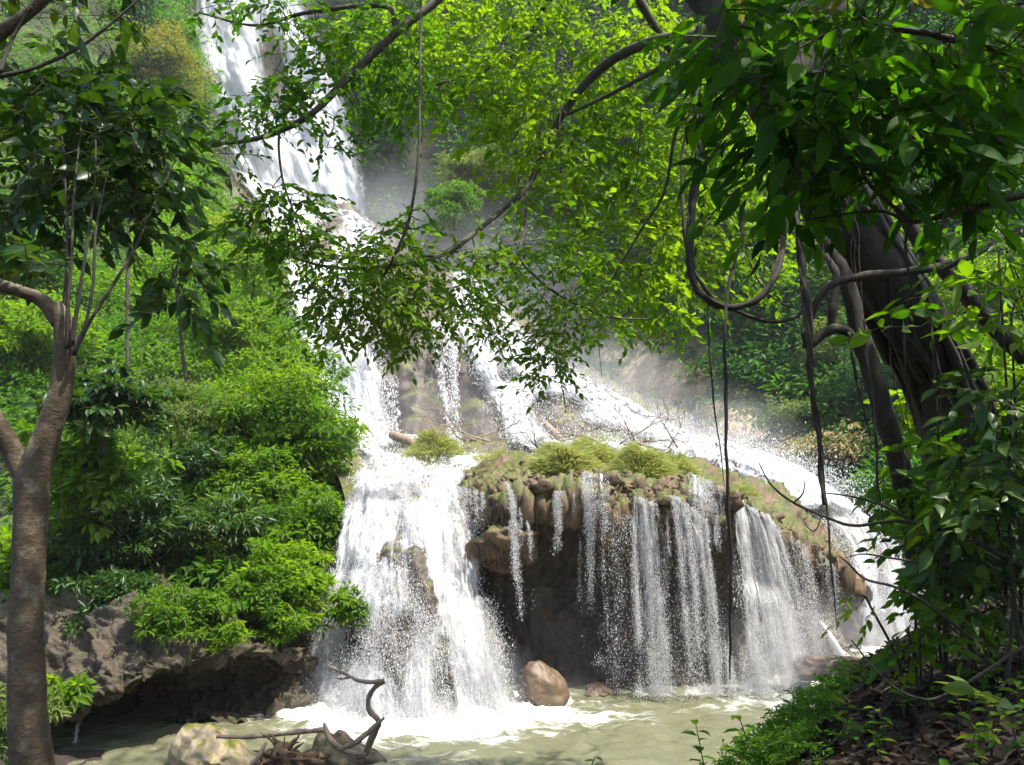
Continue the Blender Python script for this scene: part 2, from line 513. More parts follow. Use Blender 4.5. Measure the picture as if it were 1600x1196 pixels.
GRN = {
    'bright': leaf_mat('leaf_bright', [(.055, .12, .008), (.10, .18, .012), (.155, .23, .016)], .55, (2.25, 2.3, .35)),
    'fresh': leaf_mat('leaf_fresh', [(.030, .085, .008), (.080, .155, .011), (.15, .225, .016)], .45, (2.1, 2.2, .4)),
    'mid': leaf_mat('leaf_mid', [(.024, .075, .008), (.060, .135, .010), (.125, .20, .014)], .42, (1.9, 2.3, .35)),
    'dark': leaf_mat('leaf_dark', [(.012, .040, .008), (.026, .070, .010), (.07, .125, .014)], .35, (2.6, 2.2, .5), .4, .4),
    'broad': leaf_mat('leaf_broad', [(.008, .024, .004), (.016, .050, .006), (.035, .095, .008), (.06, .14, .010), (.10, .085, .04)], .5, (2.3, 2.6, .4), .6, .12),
    'yellow': leaf_mat('leaf_yellow', [(.06, .12, .012), (.10, .16, .018), (.16, .19, .025), (.24, .16, .04)], .45, (1.8, 1.5, .6)),
    'pale': leaf_mat('leaf_pale', [(.06, .12, .03), (.11, .18, .045), (.17, .22, .06)], .4, (1.8, 1.6, .7)),
    'blue': leaf_mat('leaf_blue', [(.014, .06, .018), (.03, .11, .028), (.07, .16, .04)], .3, (1.8, 1.8, .8)),
    'jungle': leaf_mat('leaf_jungle', [(.014, .055, .010), (.03, .10, .015), (.06, .15, .018), (.12, .20, .022)], .4, (2.0, 2.2, .5)),
    'dry': leaf_mat('leaf_dry', [(.19, .155, .08), (.30, .25, .13), (.24, .26, .09), (.38, .31, .18)], .3, (1.6, 1.4, .8)),
    'litter': leaf_mat('leaf_litter', [(.006, .0045, .003), (.015, .0095, .006), (.030, .018, .010), (.085, .046, .024)], .1, (1, 1, 1), .7, .15),
    'grass': leaf_mat('leaf_grass', [(.20, .26, .06), (.33, .37, .12), (.46, .45, .21)], .5, (1.25, 1.2, .8)),
}


# ================================================================== STRUCTURE: cliffs, slopes, rocks, water
def tri_in(px, py, poly):
    poly = np.asarray(poly, float); inside = np.zeros(np.shape(px), bool)
    j = len(poly) - 1
    for i in range(len(poly)):
        xi, yi = poly[i]; xj, yj = poly[j]
        c = ((yi > py) != (yj > py)) & (px < (xj - xi) * (py - yi) / (yj - yi + 1e-12) + xi)
        inside ^= c; j = i
    return inside


def to_px(P):
    d = P - np.array([0, 0, CZ])
    f = d[..., 1] * math.cos(PIT) + d[..., 2] * math.sin(PIT)
    u = -d[..., 1] * math.sin(PIT) + d[..., 2] * math.cos(PIT)
    return 800 + F * d[..., 0] / f, 598 - F * u / f


def rocky(G, amp, sc, octv=5, s=0, ridged=False, keep_edge=False):
    n = facing(G)
    h = fbm(G * sc, octv, s)
    if ridged: h = .7 - np.abs(h) * 1.6
    return G + n * (amp * h)[..., None]


def rock_object(name, G, mat, attrs=None, kind='structure', **kw):
    g = dict(V=G.reshape(-1, 3), F=[gfaces(*G.shape[:2])], attrs=attrs or {})
    o = mesh(name, g, mat, smooth=True, **kw)
    if kind: o['kind'] = kind
    return o


# ---- the jungle-clad cliff that closes the gorge
cpx = np.array([-700, -300, 0, 250, 330, 450, 560, 640, 750, 900, 1100, 1300, 1600, 1900, 2400], float)
cd0 = np.array([50, 55, 62, 74, 84, 88, 86, 78, 68, 60, 52, 46, 38, 31, 24], float)
gx, gy = np.meshgrid(np.linspace(-700, 2400, 260), np.linspace(-420, 900, 150))
dep = np.interp(gx, cpx, cd0) * (1.24 - .00034 * (gy + 420))
dep = dep * np.where((gy > 520) & (gx > 700), 1 - (gy - 520) * .0004, 1)
CLIFF = rocky(W(gx, gy, dep), 1.5, .11, 5, 3)
cx_, cy_ = to_px(CLIFF)
earth = np.zeros(gx.shape)
for (x, y, rx, ry, s_) in [(1010, 610, 150, 100, 1), (1160, 680, 150, 80, 1), (930, 560, 90, 70, .9), (1240, 730, 90, 60, .8), (655, 250, 22, 70, .8), (700, 330, 60, 50, .5), (690, 420, 90, 60, .8)]:
    earth = np.maximum(earth, s_ * np.clip(1.6 - 1.6 * np.sqrt(((cx_ - x) / rx) ** 2 + ((cy_ - y) / ry) ** 2) + .5 * fbm(CLIFF * .35, 3, 9), 0, 1))
rock_object('cliff', CLIFF, M['cliff'], {'earth': earth.ravel()})

# ---- hillside on the left
HILL = patch([
    [(-500, -160, 62), (-50, -100, 64), (120, -60, 68), (230, 0, 76), (285, 60, 82)],
    [(-500, 200, 46), (-50, 220, 48), (150, 250, 52), (280, 290, 60), (345, 350, 66)],
    [(-500, 420, 34), (-50, 430, 36), (150, 440, 40), (320, 440, 44), (430, 490, 50)],
    [(-500, 620, 26), (-50, 620, 27), (150, 620, 28), (350, 630, 30), (490, 660, 33)],
    [(-500, 790, 20), (-50, 800, 20.5), (150, 800, 21), (350, 800, 21.5), (535, 770, 22)],
    [(-500, 940, 16), (-50, 940, 16.2), (150, 935, 16.4), (350, 950, 16.9), (515, 940, 17.6)]], 120, 140)
HILL = rocky(HILL, .8, .25, 4, 5)
rock_object('hillside', HILL, M['hill'])

# ---- stepped travertine slope in the middle, carrying the upper cascades
SLOPE = patch([
    [(250, 255, 85), (330, 262, 83), (430, 290, 81), (510, 318, 79), (590, 350, 77), (650, 372, 79), (700, 390, 88)],
    [(330, 345, 68), (410, 352, 67), (470, 362, 66), (540, 375, 66), (610, 392, 66), (690, 425, 68), (740, 430, 80)],
    [(380, 440, 55), (440, 448, 54), (500, 452, 54), (580, 455, 53), (670, 450, 53), (770, 475, 56), (830, 485, 70)],
    [(400, 510, 45), (470, 505, 44), (530, 508, 43.5), (620, 505, 42), (715, 500, 42), (830, 540, 47), (890, 560, 60)],
    [(430, 560, 38), (500, 545, 37.5), (560, 535, 37), (630, 530, 35), (730, 520, 36), (860, 575, 42), (940, 590, 54)],
    [(460, 640, 35), (530, 640, 34.5), (590, 640, 34), (660, 640, 33), (750, 620, 34), (910, 612, 38), (1010, 630, 48)],
    [(480, 690, 29.5), (550, 694, 29.5), (620, 700, 30), (700, 700, 30), (790, 690, 31), (960, 665, 34), (1090, 668, 42)],
    [(500, 712, 25.5), (560, 718, 25.5), (640, 722, 25.8), (760, 716, 27), (890, 706, 28), (1040, 695, 30), (1160, 710, 36)],
    [(520, 740, 22), (580, 742, 22), (660, 742, 22), (780, 735, 22.5), (920, 725, 23.5), (1100, 720, 26), (1265, 752, 30)],
    [(535, 765, 20), (590, 768, 20), (670, 768, 20), (780, 765, 20.5), (950, 755, 21.5), (1180, 765, 23.5), (1370, 850, 27)],
    [(545, 830, 19.5), (600, 830, 19.5), (690, 830, 19.5), (800, 830, 20), (1000, 830, 21), (1250, 850, 22.8), (1420, 930, 24)],
    [(545, 1010, 19), (600, 1010, 19), (690, 1010, 19), (800, 1010, 20), (1000, 1010, 21), (1290, 1030, 22.3), (1450, 1040, 22.5)]], 260, 300)
SLOPE0 = SLOPE
sn = facing(SLOPE0)
_sx, _sy = to_px(SLOPE0)
_md = np.clip((SLOPE0[..., 1] - 16) / 40, .15, 1.3)
h = fbm(SLOPE0 * .35, 5, 21) * .75 + (.5 - np.abs(fbm(SLOPE0 * .9, 3, 25))) * .55
# knobbly buttresses of the mid cliff
for (x, y, rx, ry, a) in [(655, 650, 34, 40, 1.6), (610, 600, 22, 30, 1.1), (750, 610, 30, 60, 1.0), (690, 600, 40, 50, -.9), (690, 670, 40, 30, -.6), (640, 690, 40, 16, .8), (870, 660, 45, 40, 1.0), (560, 590, 40, 50, .3)]:
    h = h + 1.7 * a * np.exp(-(((_sx - x) / rx) ** 2 + ((_sy - y) / ry) ** 2))
SLOPE = SLOPE0 + sn * (_md * h)[..., None]
rock_object('travertine_slope', SLOPE, M['slope_rock'])


def depth_on(G):
    """lookup: nearest depth of a surface at photo pixels"""
    x, y = to_px(G); x, y, d = x.ravel(), y.ravel(), G[..., 1].ravel()
    grid = np.full((160, 200), np.nan)
    ix, iy = (x // 10).astype(int), (y // 10).astype(int)
    ok = (ix >= 0) & (ix < 200) & (iy >= 0) & (iy < 160)
    for a, b, c in zip(ix[ok], iy[ok], d[ok]):
        if not (grid[b, a] <= c): grid[b, a] = c
    return grid


SD = depth_on(SLOPE)


def dlook(grid, px, py, default):
    v = grid[np.clip(int(py // 10), 0, 159), np.clip(int(px // 10), 0, 199)]
    return default if np.isnan(v) else float(v)


# ---- the domed terrace in front with its undercut wall
DROWS = [
    [(676, 741, 22.4), (775, 726, 20.4), (860, 715, 20.4), (960, 712, 20.7), (1060, 720, 21.4), (1150, 745, 22.4), (1240, 778, 23.4), (1290, 812, 24.4), (1322, 862, 25.2), (1330, 900, 26)],
    [(684, 766, 19.8), (770, 752, 17.4), (860, 757, 17), (960, 762, 16.9), (1060, 765, 17.2), (1150, 790, 18), (1235, 825, 19), (1288, 868, 20.3), (1326, 925, 21.8), (1336, 945, 24)],
    [(690, 791, 19), (770, 780, 16.6), (860, 782, 16.3), (960, 787, 16.1), (1060, 798, 16.3), (1150, 815, 17.0), (1235, 845, 18.1), (1295, 885, 19.5), (1333, 940, 21.2), (1341, 960, 23.5)],
    [(698, 818, 18.9), (775, 806, 16.5), (860, 800, 16.2), (960, 808, 16.0), (1060, 828, 16.2), (1150, 842, 16.9), (1235, 868, 18.0), (1299, 906, 19.4), (1338, 956, 21.1), (1344, 972, 23.5)],
    [(708, 848, 19.6), (780, 828, 17.4), (860, 816, 17.1), (960, 826, 16.9), (1060, 850, 17.1), (1150, 864, 17.6), (1240, 890, 18.5), (1304, 932, 19.6), (1342, 976, 21.1), (1347, 990, 23.5)],
    [(738, 900, 18.3), (786, 890, 17.8), (866, 885, 17.5), (966, 895, 17.4), (1066, 905, 17.5), (1156, 915, 17.9), (1247, 935, 18.6), (1308, 962, 19.7), (1346, 992, 21.1), (1349, 1004, 23.3)],
    [(750, 970, 18.1), (792, 970, 17.6), (872, 972, 17.3), (974, 975, 17.2), (1074, 978, 17.3), (1164, 984, 17.7), (1253, 992, 18.4), (1312, 1000, 19.6), (1349, 1008, 21), (1351, 1015, 23.2)],
    [(762, 1090, 17.4), (800, 1098, 17.0), (880, 1100, 16.85), (980, 1101, 16.8), (1080, 1096, 17.0), (1170, 1088, 17.3), (1260, 1072, 18.1), (1315, 1054, 19.4), (1354, 1040, 20.8), (1356, 1034, 23)]]
DOME0 = patch(DROWS, 340, 230)
vv = np.linspace(0, 1, 230)[:, None] * np.ones((1, 340)); uu = np.linspace(0, 1, 340)[None, :] * np.ones((230, 1))
dn = facing(DOME0)
top = np.clip(1 - np.abs(vv - .30) / .22, 0, 1)
P_ = DOME0 * np.array([1, 1, .38])
h = .18 * fbm(DOME0 * .8, 4, 31) + top * (.46 * fbm(P_ * 1.7, 3, 33) + .20 * (.6 - np.abs(fbm(P_ * 4.2, 3, 35)) * 1.5)) + .09 * fbm(DOME0 * np.array([3.2, 3.2, 1.2]), 4, 37)
h = h + .05 * fbm(DOME0 * 9, 3, 39) + top * .07 * (.4 - np.abs(fbm(DOME0 * np.array([5.5, 5.5, 3]), 3, 40)))
_dx, _dy = to_px(DOME0)
# hanging tufa curtain near the left corner
h = h + .95 * np.exp(-(((_dx - 800) / 42) ** 2 + ((_dy - 845) / 30) ** 2)) + .5 * np.exp(-(((_dx - 738) / 16) ** 2 + ((_dy - 868) / 40) ** 2))
DOME = DOME0 + dn * h[..., None]
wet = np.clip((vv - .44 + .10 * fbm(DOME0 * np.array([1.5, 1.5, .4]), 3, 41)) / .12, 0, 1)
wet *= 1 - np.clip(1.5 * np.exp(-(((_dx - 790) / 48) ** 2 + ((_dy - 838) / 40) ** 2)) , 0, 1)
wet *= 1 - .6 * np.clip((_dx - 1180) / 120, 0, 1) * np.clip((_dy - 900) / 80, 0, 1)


def lump_mesh(P, R3, seed, sub=2, amp=.35, freq=2.2):
    """noise-deformed icospheres at P with radii R3"""
    import bmesh
    bm = bmesh.new(); bmesh.ops.create_icosphere(bm, subdivisions=sub, radius=1)
    iv = np.array([v.co[:] for v in bm.verts]); iF = np.array([[v.index for v in f.verts] for f in bm.faces]); bm.free()
    P, R3 = np.asarray(P, float), np.asarray(R3, float)
    n = len(P)
    V = iv[None] * R3[:, None, :]
    off = rng.uniform(-50, 50, (n, 1, 3))
    hh = 1 + amp * fbm(iv[None] * freq * .6 + off, 3, seed)
    V = V * hh[..., None] + P[:, None]
    Fq = (iF[None] + (np.arange(n) * len(iv))[:, None, None]).reshape(-1, 3)
    return dict(V=V.reshape(-1, 3), F=[Fq])


# knobs of tufa crowding the rim, drawn downward like dripping wax
nk = 3600
ku = rng.random(nk) ** 1.25 * .92; kv = np.clip(rng.normal(.27, .085, nk), .06, .46)
ku += .012 * fbm(np.stack([ku * 60, kv * 20, 0 * ku], -1), 2, 44)
kp = samp(DOME, np.clip(ku, 0, .93), kv)
kr = (.022 + .085 * rng.random(nk) ** 1.8) * (1 + 1.1 * (rng.random(nk) < .08))
K = lump_mesh(kp, np.stack([kr * rng.uniform(.7, 1.4, nk), kr * .9, kr * rng.uniform(.8, 1.9, nk) * np.where(kv > .32, 1.5, .7)], 1), 43, 2, .75, 3.2)
K['attrs'] = {'wet': np.zeros(len(K['V']))}
# drip stone and rootlets fringing the rim
nd_ = 1500
du = rng.random(nd_) * .93; dv = rng.uniform(.30, .47, nd_)
dp = samp(DOME, du, dv) + samp(dn, du, dv) * .06
dl = .12 + .42 * rng.random(nd_) ** 2.5 * (1 + .8 * fbm(dp * 1.5, 2, 46))
e_ = dp + np.stack([rng.normal(0, .02, nd_), rng.normal(0, .02, nd_), -np.abs(dl)], -1)
DR = prisms(dp, e_, rng.uniform(.008, .035, nd_), .003)
DR['attrs'] = {'wet': np.repeat((rng.random(nd_) < .35) * 1.0, 6)}
bl = [WP([(798, 838, 16.3)])[0], WP([(770, 852, 16.6)])[0], WP([(738, 872, 17.0)])[0], WP([(824, 850, 16.3)])[0]]
BU = lump_mesh(bl, [(.52, .42, .26), (.40, .36, .30), (.17, .18, .42), (.22, .24, .34)], 47, 4, .35, 2.2)
BU['V'] = BU['V'] + nrm(BU['V'] - np.mean(bl, 0)) * (.05 * fbm(BU['V'] * np.array([7, 7, 3]), 3, 48))[:, None]
BU['attrs'] = {'wet': np.zeros(len(BU['V']))}
fp = np.stack([rng.uniform(bl[2][0] - .1, bl[3][0] + .2, 260), rng.uniform(bl[0][1] - .35, bl[0][1] + .3, 260), bl[0][2] - .18 + rng.normal(0, .05, 260)], -1)
BF = prisms(fp, fp + np.stack([0 * fp[:, 0], 0 * fp[:, 0], -rng.uniform(.1, .4, 260)], -1), rng.uniform(.01, .03, 260), .003)
BF['attrs'] = {'wet': np.zeros(len(BF['V']))}
dome_geo = join(dict(V=DOME.reshape(-1, 3), F=[gfaces(230, 340)], attrs={'wet': wet.ravel()}), K, DR, BU, BF)
DD = depth_on(dome_geo['V'])
o = mesh('rock_terrace', dome_geo, M['dome_rock'], smooth=True)
tag(o, kind='structure')

# ---- the rock under the front left cascade
FROWS = [
    [(556, 742, 20.5), (590, 745, 20.2), (660, 742, 20.2), (725, 742, 19.8)],
    [(558, 758, 19.0), (595, 760, 18.6), (660, 757, 18.7), (718, 762, 18.6)],
    [(544, 800, 17.9), (600, 800, 17.5), (668, 792, 17.5), (722, 800, 18.0)],
    [(522, 870, 17.0), (588, 868, 16.6), (672, 868, 16.5), (742, 872, 17.2)],
    [(494, 960, 16.6), (580, 945, 15.9), (675, 948, 15.8), (760, 955, 16.6)],
    [(478, 1050, 16.5), (582, 1030, 15.4), (690, 1032, 15.3), (782, 1030, 15.9)],
    [(470, 1120, 16.2), (582, 1135, 14.9), (700, 1132, 14.9), (805, 1110, 15.6)]]
FALLB = patch(FROWS, 130, 170)
fn = facing(FALLB)
_fx, _fy = to_px(FALLB)
h = .16 * fbm(FALLB * .9, 4, 51) + .10 * fbm(FALLB * 2.6, 3, 53)
for (x, y, rx, ry, a) in [(655, 900, 22, 40, .42), (668, 960, 16, 40, .40), (690, 1050, 14, 50, .3), (620, 1000, 30, 60, .3), (600, 880, 40, 30, .3), (560, 1010, 22, 60, -.35)]:
    h = h + a * np.exp(-(((_fx - x) / rx) ** 2 + ((_fy - y) / ry) ** 2))
FALL = FALLB + fn * h[..., None]
rock_object('cascade_rock', FALL, M['slope_rock'])

# ---- left bank: overhanging rock with a dark recess
BROWS = [
    [(-150, 905, 17.5), (60, 900, 17.2), (170, 905, 17.2), (270, 915, 17.2), (380, 925, 17.5), (470, 935, 18.2), (520, 945, 19)],
    [(-150, 945, 14.9), (60, 945, 14.4), (170, 948, 14.2), (270, 955, 14.3), (380, 965, 14.7), (460, 965, 15.6), (500, 965, 17.2)],
    [(-150, 1000, 13.9), (60, 1000, 13.5), (170, 985, 13.2), (270, 985, 13.5), (380, 995, 14.1), (458, 992, 15.1), (490, 992, 16.7)],
    [(-150, 1080, 13.0), (60, 1075, 12.6), (150, 1062, 12.4), (245, 1034, 12.8), (365, 1014, 13.7), (460, 1014, 14.9), (487, 1018, 16.5)],
    [(-150, 1120, 12.8), (50, 1120, 12.3), (130, 1102, 12.2), (232, 1056, 12.7), (360, 1030, 13.8), (464, 1030, 14.9), (487, 1032, 16.5)],
    [(-150, 1128, 13.2), (64, 1122, 13.0), (140, 1100, 13.6), (245, 1058, 14.3), (365, 1036, 14.9), (465, 1036, 15.4), (488, 1040, 16.6)],
    [(-150, 1125, 13.8), (70, 1122, 14.2), (155, 1110, 14.8), (258, 1090, 15.0), (375, 1078, 15.2), (468, 1075, 15.4), (489, 1076, 16.6)],
    [(-150, 1165, 13.5), (70, 1160, 13.7), (160, 1152, 13.9), (262, 1148, 14.1), (378, 1140, 14.3), (470, 1130, 14.7), (492, 1115, 16.4)]]
BANKL = patch(BROWS, 340, 240)
bn = facing(BANKL)
Q_ = BANKL + .25 * np.stack([fbm(BANKL * 1.3, 2, 66), fbm(BANKL * 1.3, 2, 67), fbm(BANKL * 1.3, 2, 68)], -1)
h = .24 * fbm(Q_ * np.array([.8, .8, 1.6]), 4, 61) + .20 * (.5 - np.abs(fbm(Q_ * np.array([1.5, 1.5, 4.0]), 3, 63)) * 1.3) + .09 * (.4 - np.abs(fbm(Q_ * np.array([4, 4, 7]), 3, 64))) + .04 * fbm(BANKL * 9, 3, 65)
BANKL = BANKL + bn * h[..., None]
o = rock_object('river_bank', BANKL, M['bank_rock'])

# ---- ground under the camera and the leaf-littered bank on the right
gx, gy = np.meshgrid(np.linspace(-16, 16, 180), np.linspace(-8, 23, 200))
def ground_z(x, y):
    base = np.interp(y, [-8, 0, 3, 5, 7, 9, 11, 14], [3.2, 2.45, 2.2, 1.5, .75, .05, -.6, -1.2])
    edge = np.interp(y, [0, 4, 6, 9, 12, 16, 22], [.4, 1.25, 1.75, 4.1, 6.3, 8.6, 11.6])      # bank crest line
    rise = np.interp(x - edge, [-1.4, 0, .6, 1.8, 3.5, 7, 12], [0, 1, 1.18, 1.55, 2.1, 3.4, 5.2])
    crest = np.interp(y, [0, 4, 6, 9, 12, 16, 22], [2.35, 2.3, 2.05, 2.2, 1.9, 1.6, 1.2])
    right = np.where(rise <= 1, base * (1 - rise) + crest * rise, crest + (rise - 1) * 1.25)
    left = np.interp(-x - 3.1 - .10 * y, [-.4, .6, 2, 6], [0, .6, 1.0, 1.4]) * np.interp(y, [0, 9, 13], [1, 1, 1])
    return np.maximum(right, base) + left * np.interp(y, [0, 8, 12], [.3, .75, .9])
gz = ground_z(gx, gy)
GND = np.stack([gx, gy, gz], -1)
GND[..., 2] += .10 * fbm(GND * 1.1, 4, 71) + .03 * fbm(GND * 5, 3, 73)
o = rock_object('ground', GND, M['soil'])


def on_ground(x, y):
    P = samp(GND, (np.asarray(x) + 16) / 32, (np.asarray(y) + 8) / 31)
    return P


# ---- pool
nx, ny = 420, 300
gx, gy = np.meshgrid(np.linspace(-26, 26, nx), np.linspace(4, 30, ny))
p2 = np.stack([gx, gy, 0 * gx], -1)
feet = np.array([WP([(560, 1125, 14.9)])[0], WP([(640, 1125, 14.7)])[0], WP([(700, 1122, 14.8)])[0], WP([(770, 1108, 15.3)])[0], WP([(500, 1110, 15.6)])[0],
                 WP([(1025, 1085, 16.3)])[0], WP([(1100, 1085, 16.4)])[0], WP([(1180, 1085, 16.7)])[0], WP([(1240, 1080, 17.2)])[0], WP([(1370, 1020, 21)])[0], WP([(880, 1095, 16.3)])[0]])
fw = np.array([.85, 1.0, 1.0, .95, .6, .35, .4, .55, .6, .8, .15])
foam = np.zeros(gx.shape); ag = np.zeros(gx.shape)
for q, wt in zip(feet, fw):
    dx, dy = gx - q[0], gy - q[1]
    dd = np.sqrt(dx ** 2 * .6 + np.where(dy < 0, (dy * .9) ** 2, dy ** 2))
    foam = np.maximum(foam, np.exp(-(dd / (1.35 * wt)) ** 2) * min(1, wt)); ag = np.maximum(ag, np.exp(-(dd / (3.2 * wt)) ** 2))
# a tongue of foam drifting to the right of the big cascade
q = WP([(860, 1118, 14.6)])[0]
foam = np.maximum(foam, .72 * np.exp(-((gx - q[0]) / 1.5) ** 2 - ((gy - q[1]) / .5) ** 2))
q2 = WP([(1230, 1098, 15.5)])[0]
foam = np.maximum(foam, .40 * np.exp(-((gx - q2[0]) / 2.2) ** 2 - ((gy - q2[1]) / .8) ** 2))
z = (.025 + .05 * ag) * fbm(p2 * np.array([3.6, 5.4, 1]), 4, 81) + .05 * foam * fbm(p2 * 6, 3, 83)
p2[..., 2] = z
m, nt, out = new_mat('pool_water'); L = nt.links.new
geo = N_(nt, 'ShaderNodeNewGeometry')
fa = N_(nt, 'ShaderNodeAttribute', attribute_name='foam')
mp = N_(nt, 'ShaderNodeMapping'); mp.inputs['Scale'].default_value = (1.2, 2.6, 1); L(geo.outputs['Position'], mp.inputs[0])
n1 = N_(nt, 'ShaderNodeTexNoise'); n1.inputs['Scale'].default_value = 1.6; n1.inputs['Detail'].default_value = 9; n1.inputs['Roughness'].default_value = .68; n1.inputs['Distortion'].default_value = .8
L(mp.outputs[0], n1.inputs[0])
a1 = N_(nt, 'ShaderNodeMath', operation='MULTIPLY_ADD'); L(fa.outputs['Fac'], a1.inputs[0]); a1.inputs[1].default_value = .56; L(n1.outputs[0], a1.inputs[2])
mr = N_(nt, 'ShaderNodeMapRange', interpolation_type='SMOOTHSTEP'); L(a1.outputs[0], mr.inputs[0]); mr.inputs[1].default_value = .60; mr.inputs[2].default_value = .92
rp = ramp(nt, n1.outputs[0], [(.35, (.115, .12, .068)), (.65, (.15, .15, .092))])
p = N_(nt, 'ShaderNodeBsdfPrincipled'); L(rp.outputs[0], p.inputs['Base Color']); p.inputs['Roughness'].default_value = .12; p.inputs['IOR'].default_value = 1.33
n2 = N_(nt, 'ShaderNodeTexNoise'); n2.inputs['Scale'].default_value = 11; n2.inputs['Detail'].default_value = 5; L(mp.outputs[0], n2.inputs[0])
bp = N_(nt, 'ShaderNodeBump'); bp.inputs['Strength'].default_value = .4; bp.inputs['Distance'].default_value = .03; L(n2.outputs[0], bp.inputs['Height']); L(bp.outputs[0], p.inputs['Normal'])
df = N_(nt, 'ShaderNodeBsdfDiffuse'); df.inputs[0].default_value = (.68, .69, .67, 1)
mx = N_(nt, 'ShaderNodeMixShader'); L(mr.outputs[0], mx.inputs[0]); L(p.outputs[0], mx.inputs[1]); L(df.outputs[0], mx.inputs[2]); L(mx.outputs[0], out.inputs[0])
M['pool'] = m
rock_object('water', p2, M['pool'], {'foam': foam.ravel()})


# ================================================================== WATERFALLS
def drape(G, lift):
    """bring a sheet of water in front of the rock it slides over"""
    x, y = to_px(G)
    d = SD[np.clip((y // 10).astype(int), 0, 159), np.clip((x // 10).astype(int), 0, 199)]
    c = np.array([0, 0, CZ])
    r = np.where(np.isnan(d), 1, np.minimum((np.nan_to_num(d, nan=1e3) - lift) / G[..., 1], 1))
    for _ in range(6):
        q = np.pad(r, 1, mode='edge')
        r = np.minimum(r, (q[:-2, 1:-1] + q[2:, 1:-1] + q[1:-1, :-2] + q[1:-1, 2:] + q[1:-1, 1:-1]) / 5)
    return c + (G - c) * r[..., None]


def fall_geo(rows, nu, nv, dens, amp=.08, sc=2.5, seed=0, layers=1, gap=.12, lift=0):
    """sheets of falling water; dens(u, v, px, py) -> 0..1 bias; flow attr = metres across / along"""
    out = []
    G0 = patch(rows, nu, nv)
    if lift: G0 = drape(G0, lift)
    for k in range(layers):
        G = G0
        n = facing(G)
        arc_u = np.concatenate([np.zeros((nv, 1)), np.cumsum(np.linalg.norm(np.diff(G, axis=1), axis=2), 1)], 1)
        arc_v = np.concatenate([np.zeros((1, nu)), np.cumsum(np.linalg.norm(np.diff(G, axis=0), axis=2), 0)], 0)
        au = np.repeat(np.linspace(0, 1, nu)[None], nv, 0) * arc_u[:, -1:].mean()
        fl = np.stack([au + 13.7 * k + seed * 3.1, arc_v + 5.1 * k, 0 * au + seed], -1)
        q = np.stack([au * sc, arc_v * sc * .35, 0 * au + seed + k], -1)
        G = G + n * (amp * fbm(q, 4, 90 + seed + k) + gap * k)[..., None]
        u = np.repeat(np.linspace(0, 1, nu)[None], nv, 0); v = np.repeat(np.linspace(0, 1, nv)[:, None], nu, 1)
        px, py = to_px(G)
        d = dens(u, v, px, py) - .12 * k
        out.append(dict(V=G.reshape(-1, 3), F=[gfaces(nv, nu)], attrs={'flow': fl.reshape(-1, 3), 'dens': d.ravel()}))
    return out, G0


TET = np.array([[0, 0, 1.0], [.94, 0, -.33], [-.47, .82, -.33], [-.47, -.82, -.33]])
TETF = np.array([[0, 1, 2], [0, 2, 3], [0, 3, 1], [1, 3, 2]])


def drops(P, r, elong=1.6):
    n = len(P)
    r = np.broadcast_to(r, n)
    a = rng.uniform(0, 6.283, n)
    T = np.repeat(TET[None], n, 0)
    c, s = np.cos(a)[:, None], np.sin(a)[:, None]
    V = np.stack([T[..., 0] * c - T[..., 1] * s, T[..., 0] * s + T[..., 1] * c, T[..., 2] * elong], -1) * r[:, None, None] + P[:, None]
    Fq = (TETF[None] + (np.arange(n) * 4)[:, None, None]).reshape(-1, 3)
    return dict(V=V.reshape(-1, 3), F=[Fq])


def fall_drops(G, n, r, spread, dens, stretch=(3.0, .5), seed=0, elong=1.8, thr=0.0):
    u, v = rng.random(n * 3), rng.random(n * 3)
    P = samp(G, u, v); nn = facing(G)
    N3 = samp(nn, u, v)
    wdt = np.linalg.norm(G[0, -1] - G[0, 0]); hgt = np.linalg.norm(G[-1, 0] - G[0, 0])
    q = np.stack([u * wdt * stretch[0], v * hgt * stretch[1], 0 * u + seed], -1)
    acc = dens(u, v, None, None) + .7 * fbm(q, 3, 140 + seed) + .5 * fbm(q * np.array([1.7, 5.5, 1]), 2, 150 + seed)
    keep = np.where(acc > thr + .9 * (rng.random(n * 3) - .3))[0][:n]
    P = P[keep] + N3[keep] * (np.abs(rng.normal(0, spread, len(keep))) * (.3 + v[keep]))[:, None] + rng.normal(0, spread * .5, (len(keep), 3)) * (.3 + v[keep])[:, None]
    rr = r * np.exp(rng.normal(0, .45, len(keep)))
    return drops(P, rr, elong)


def waterfall(name, label, rows, nu, nv, dens, mat, amp=.08, sc=2.5, seed=0, layers=2, gap=.12, nd=0, dr=.012, spread=.1, dd=None, cat='waterfall', group=None, elong=1.8, stretch=(3, .5), thr=0.0, lift=0):
    gs, G0 = fall_geo(rows, nu, nv, dens, amp, sc, seed, layers, gap, lift)
    base = G0[-1].mean(0)
    t = thing(name, label, cat, base, group)
    mesh('water_sheet', join(*gs), M[mat], t, smooth=True)
    if nd:
        o = mesh('spray', fall_drops(G0, nd, dr, spread, dd or (lambda u, v, a, b: .4 + 0 * u), stretch, seed, elong, thr), M['drop'], t)
        o['kind'] = 'stuff'
    return t, G0


def edge(u, e=.12):
    return np.clip(np.minimum(u, 1 - u) / e, 0, 1)


def holes(px, py, H):
    d = 0
    for (x, y, rx, ry, a) in H:
        d = d + a * np.exp(-(((px - x) / rx) ** 2 + ((py - y) / ry) ** 2))
    return d


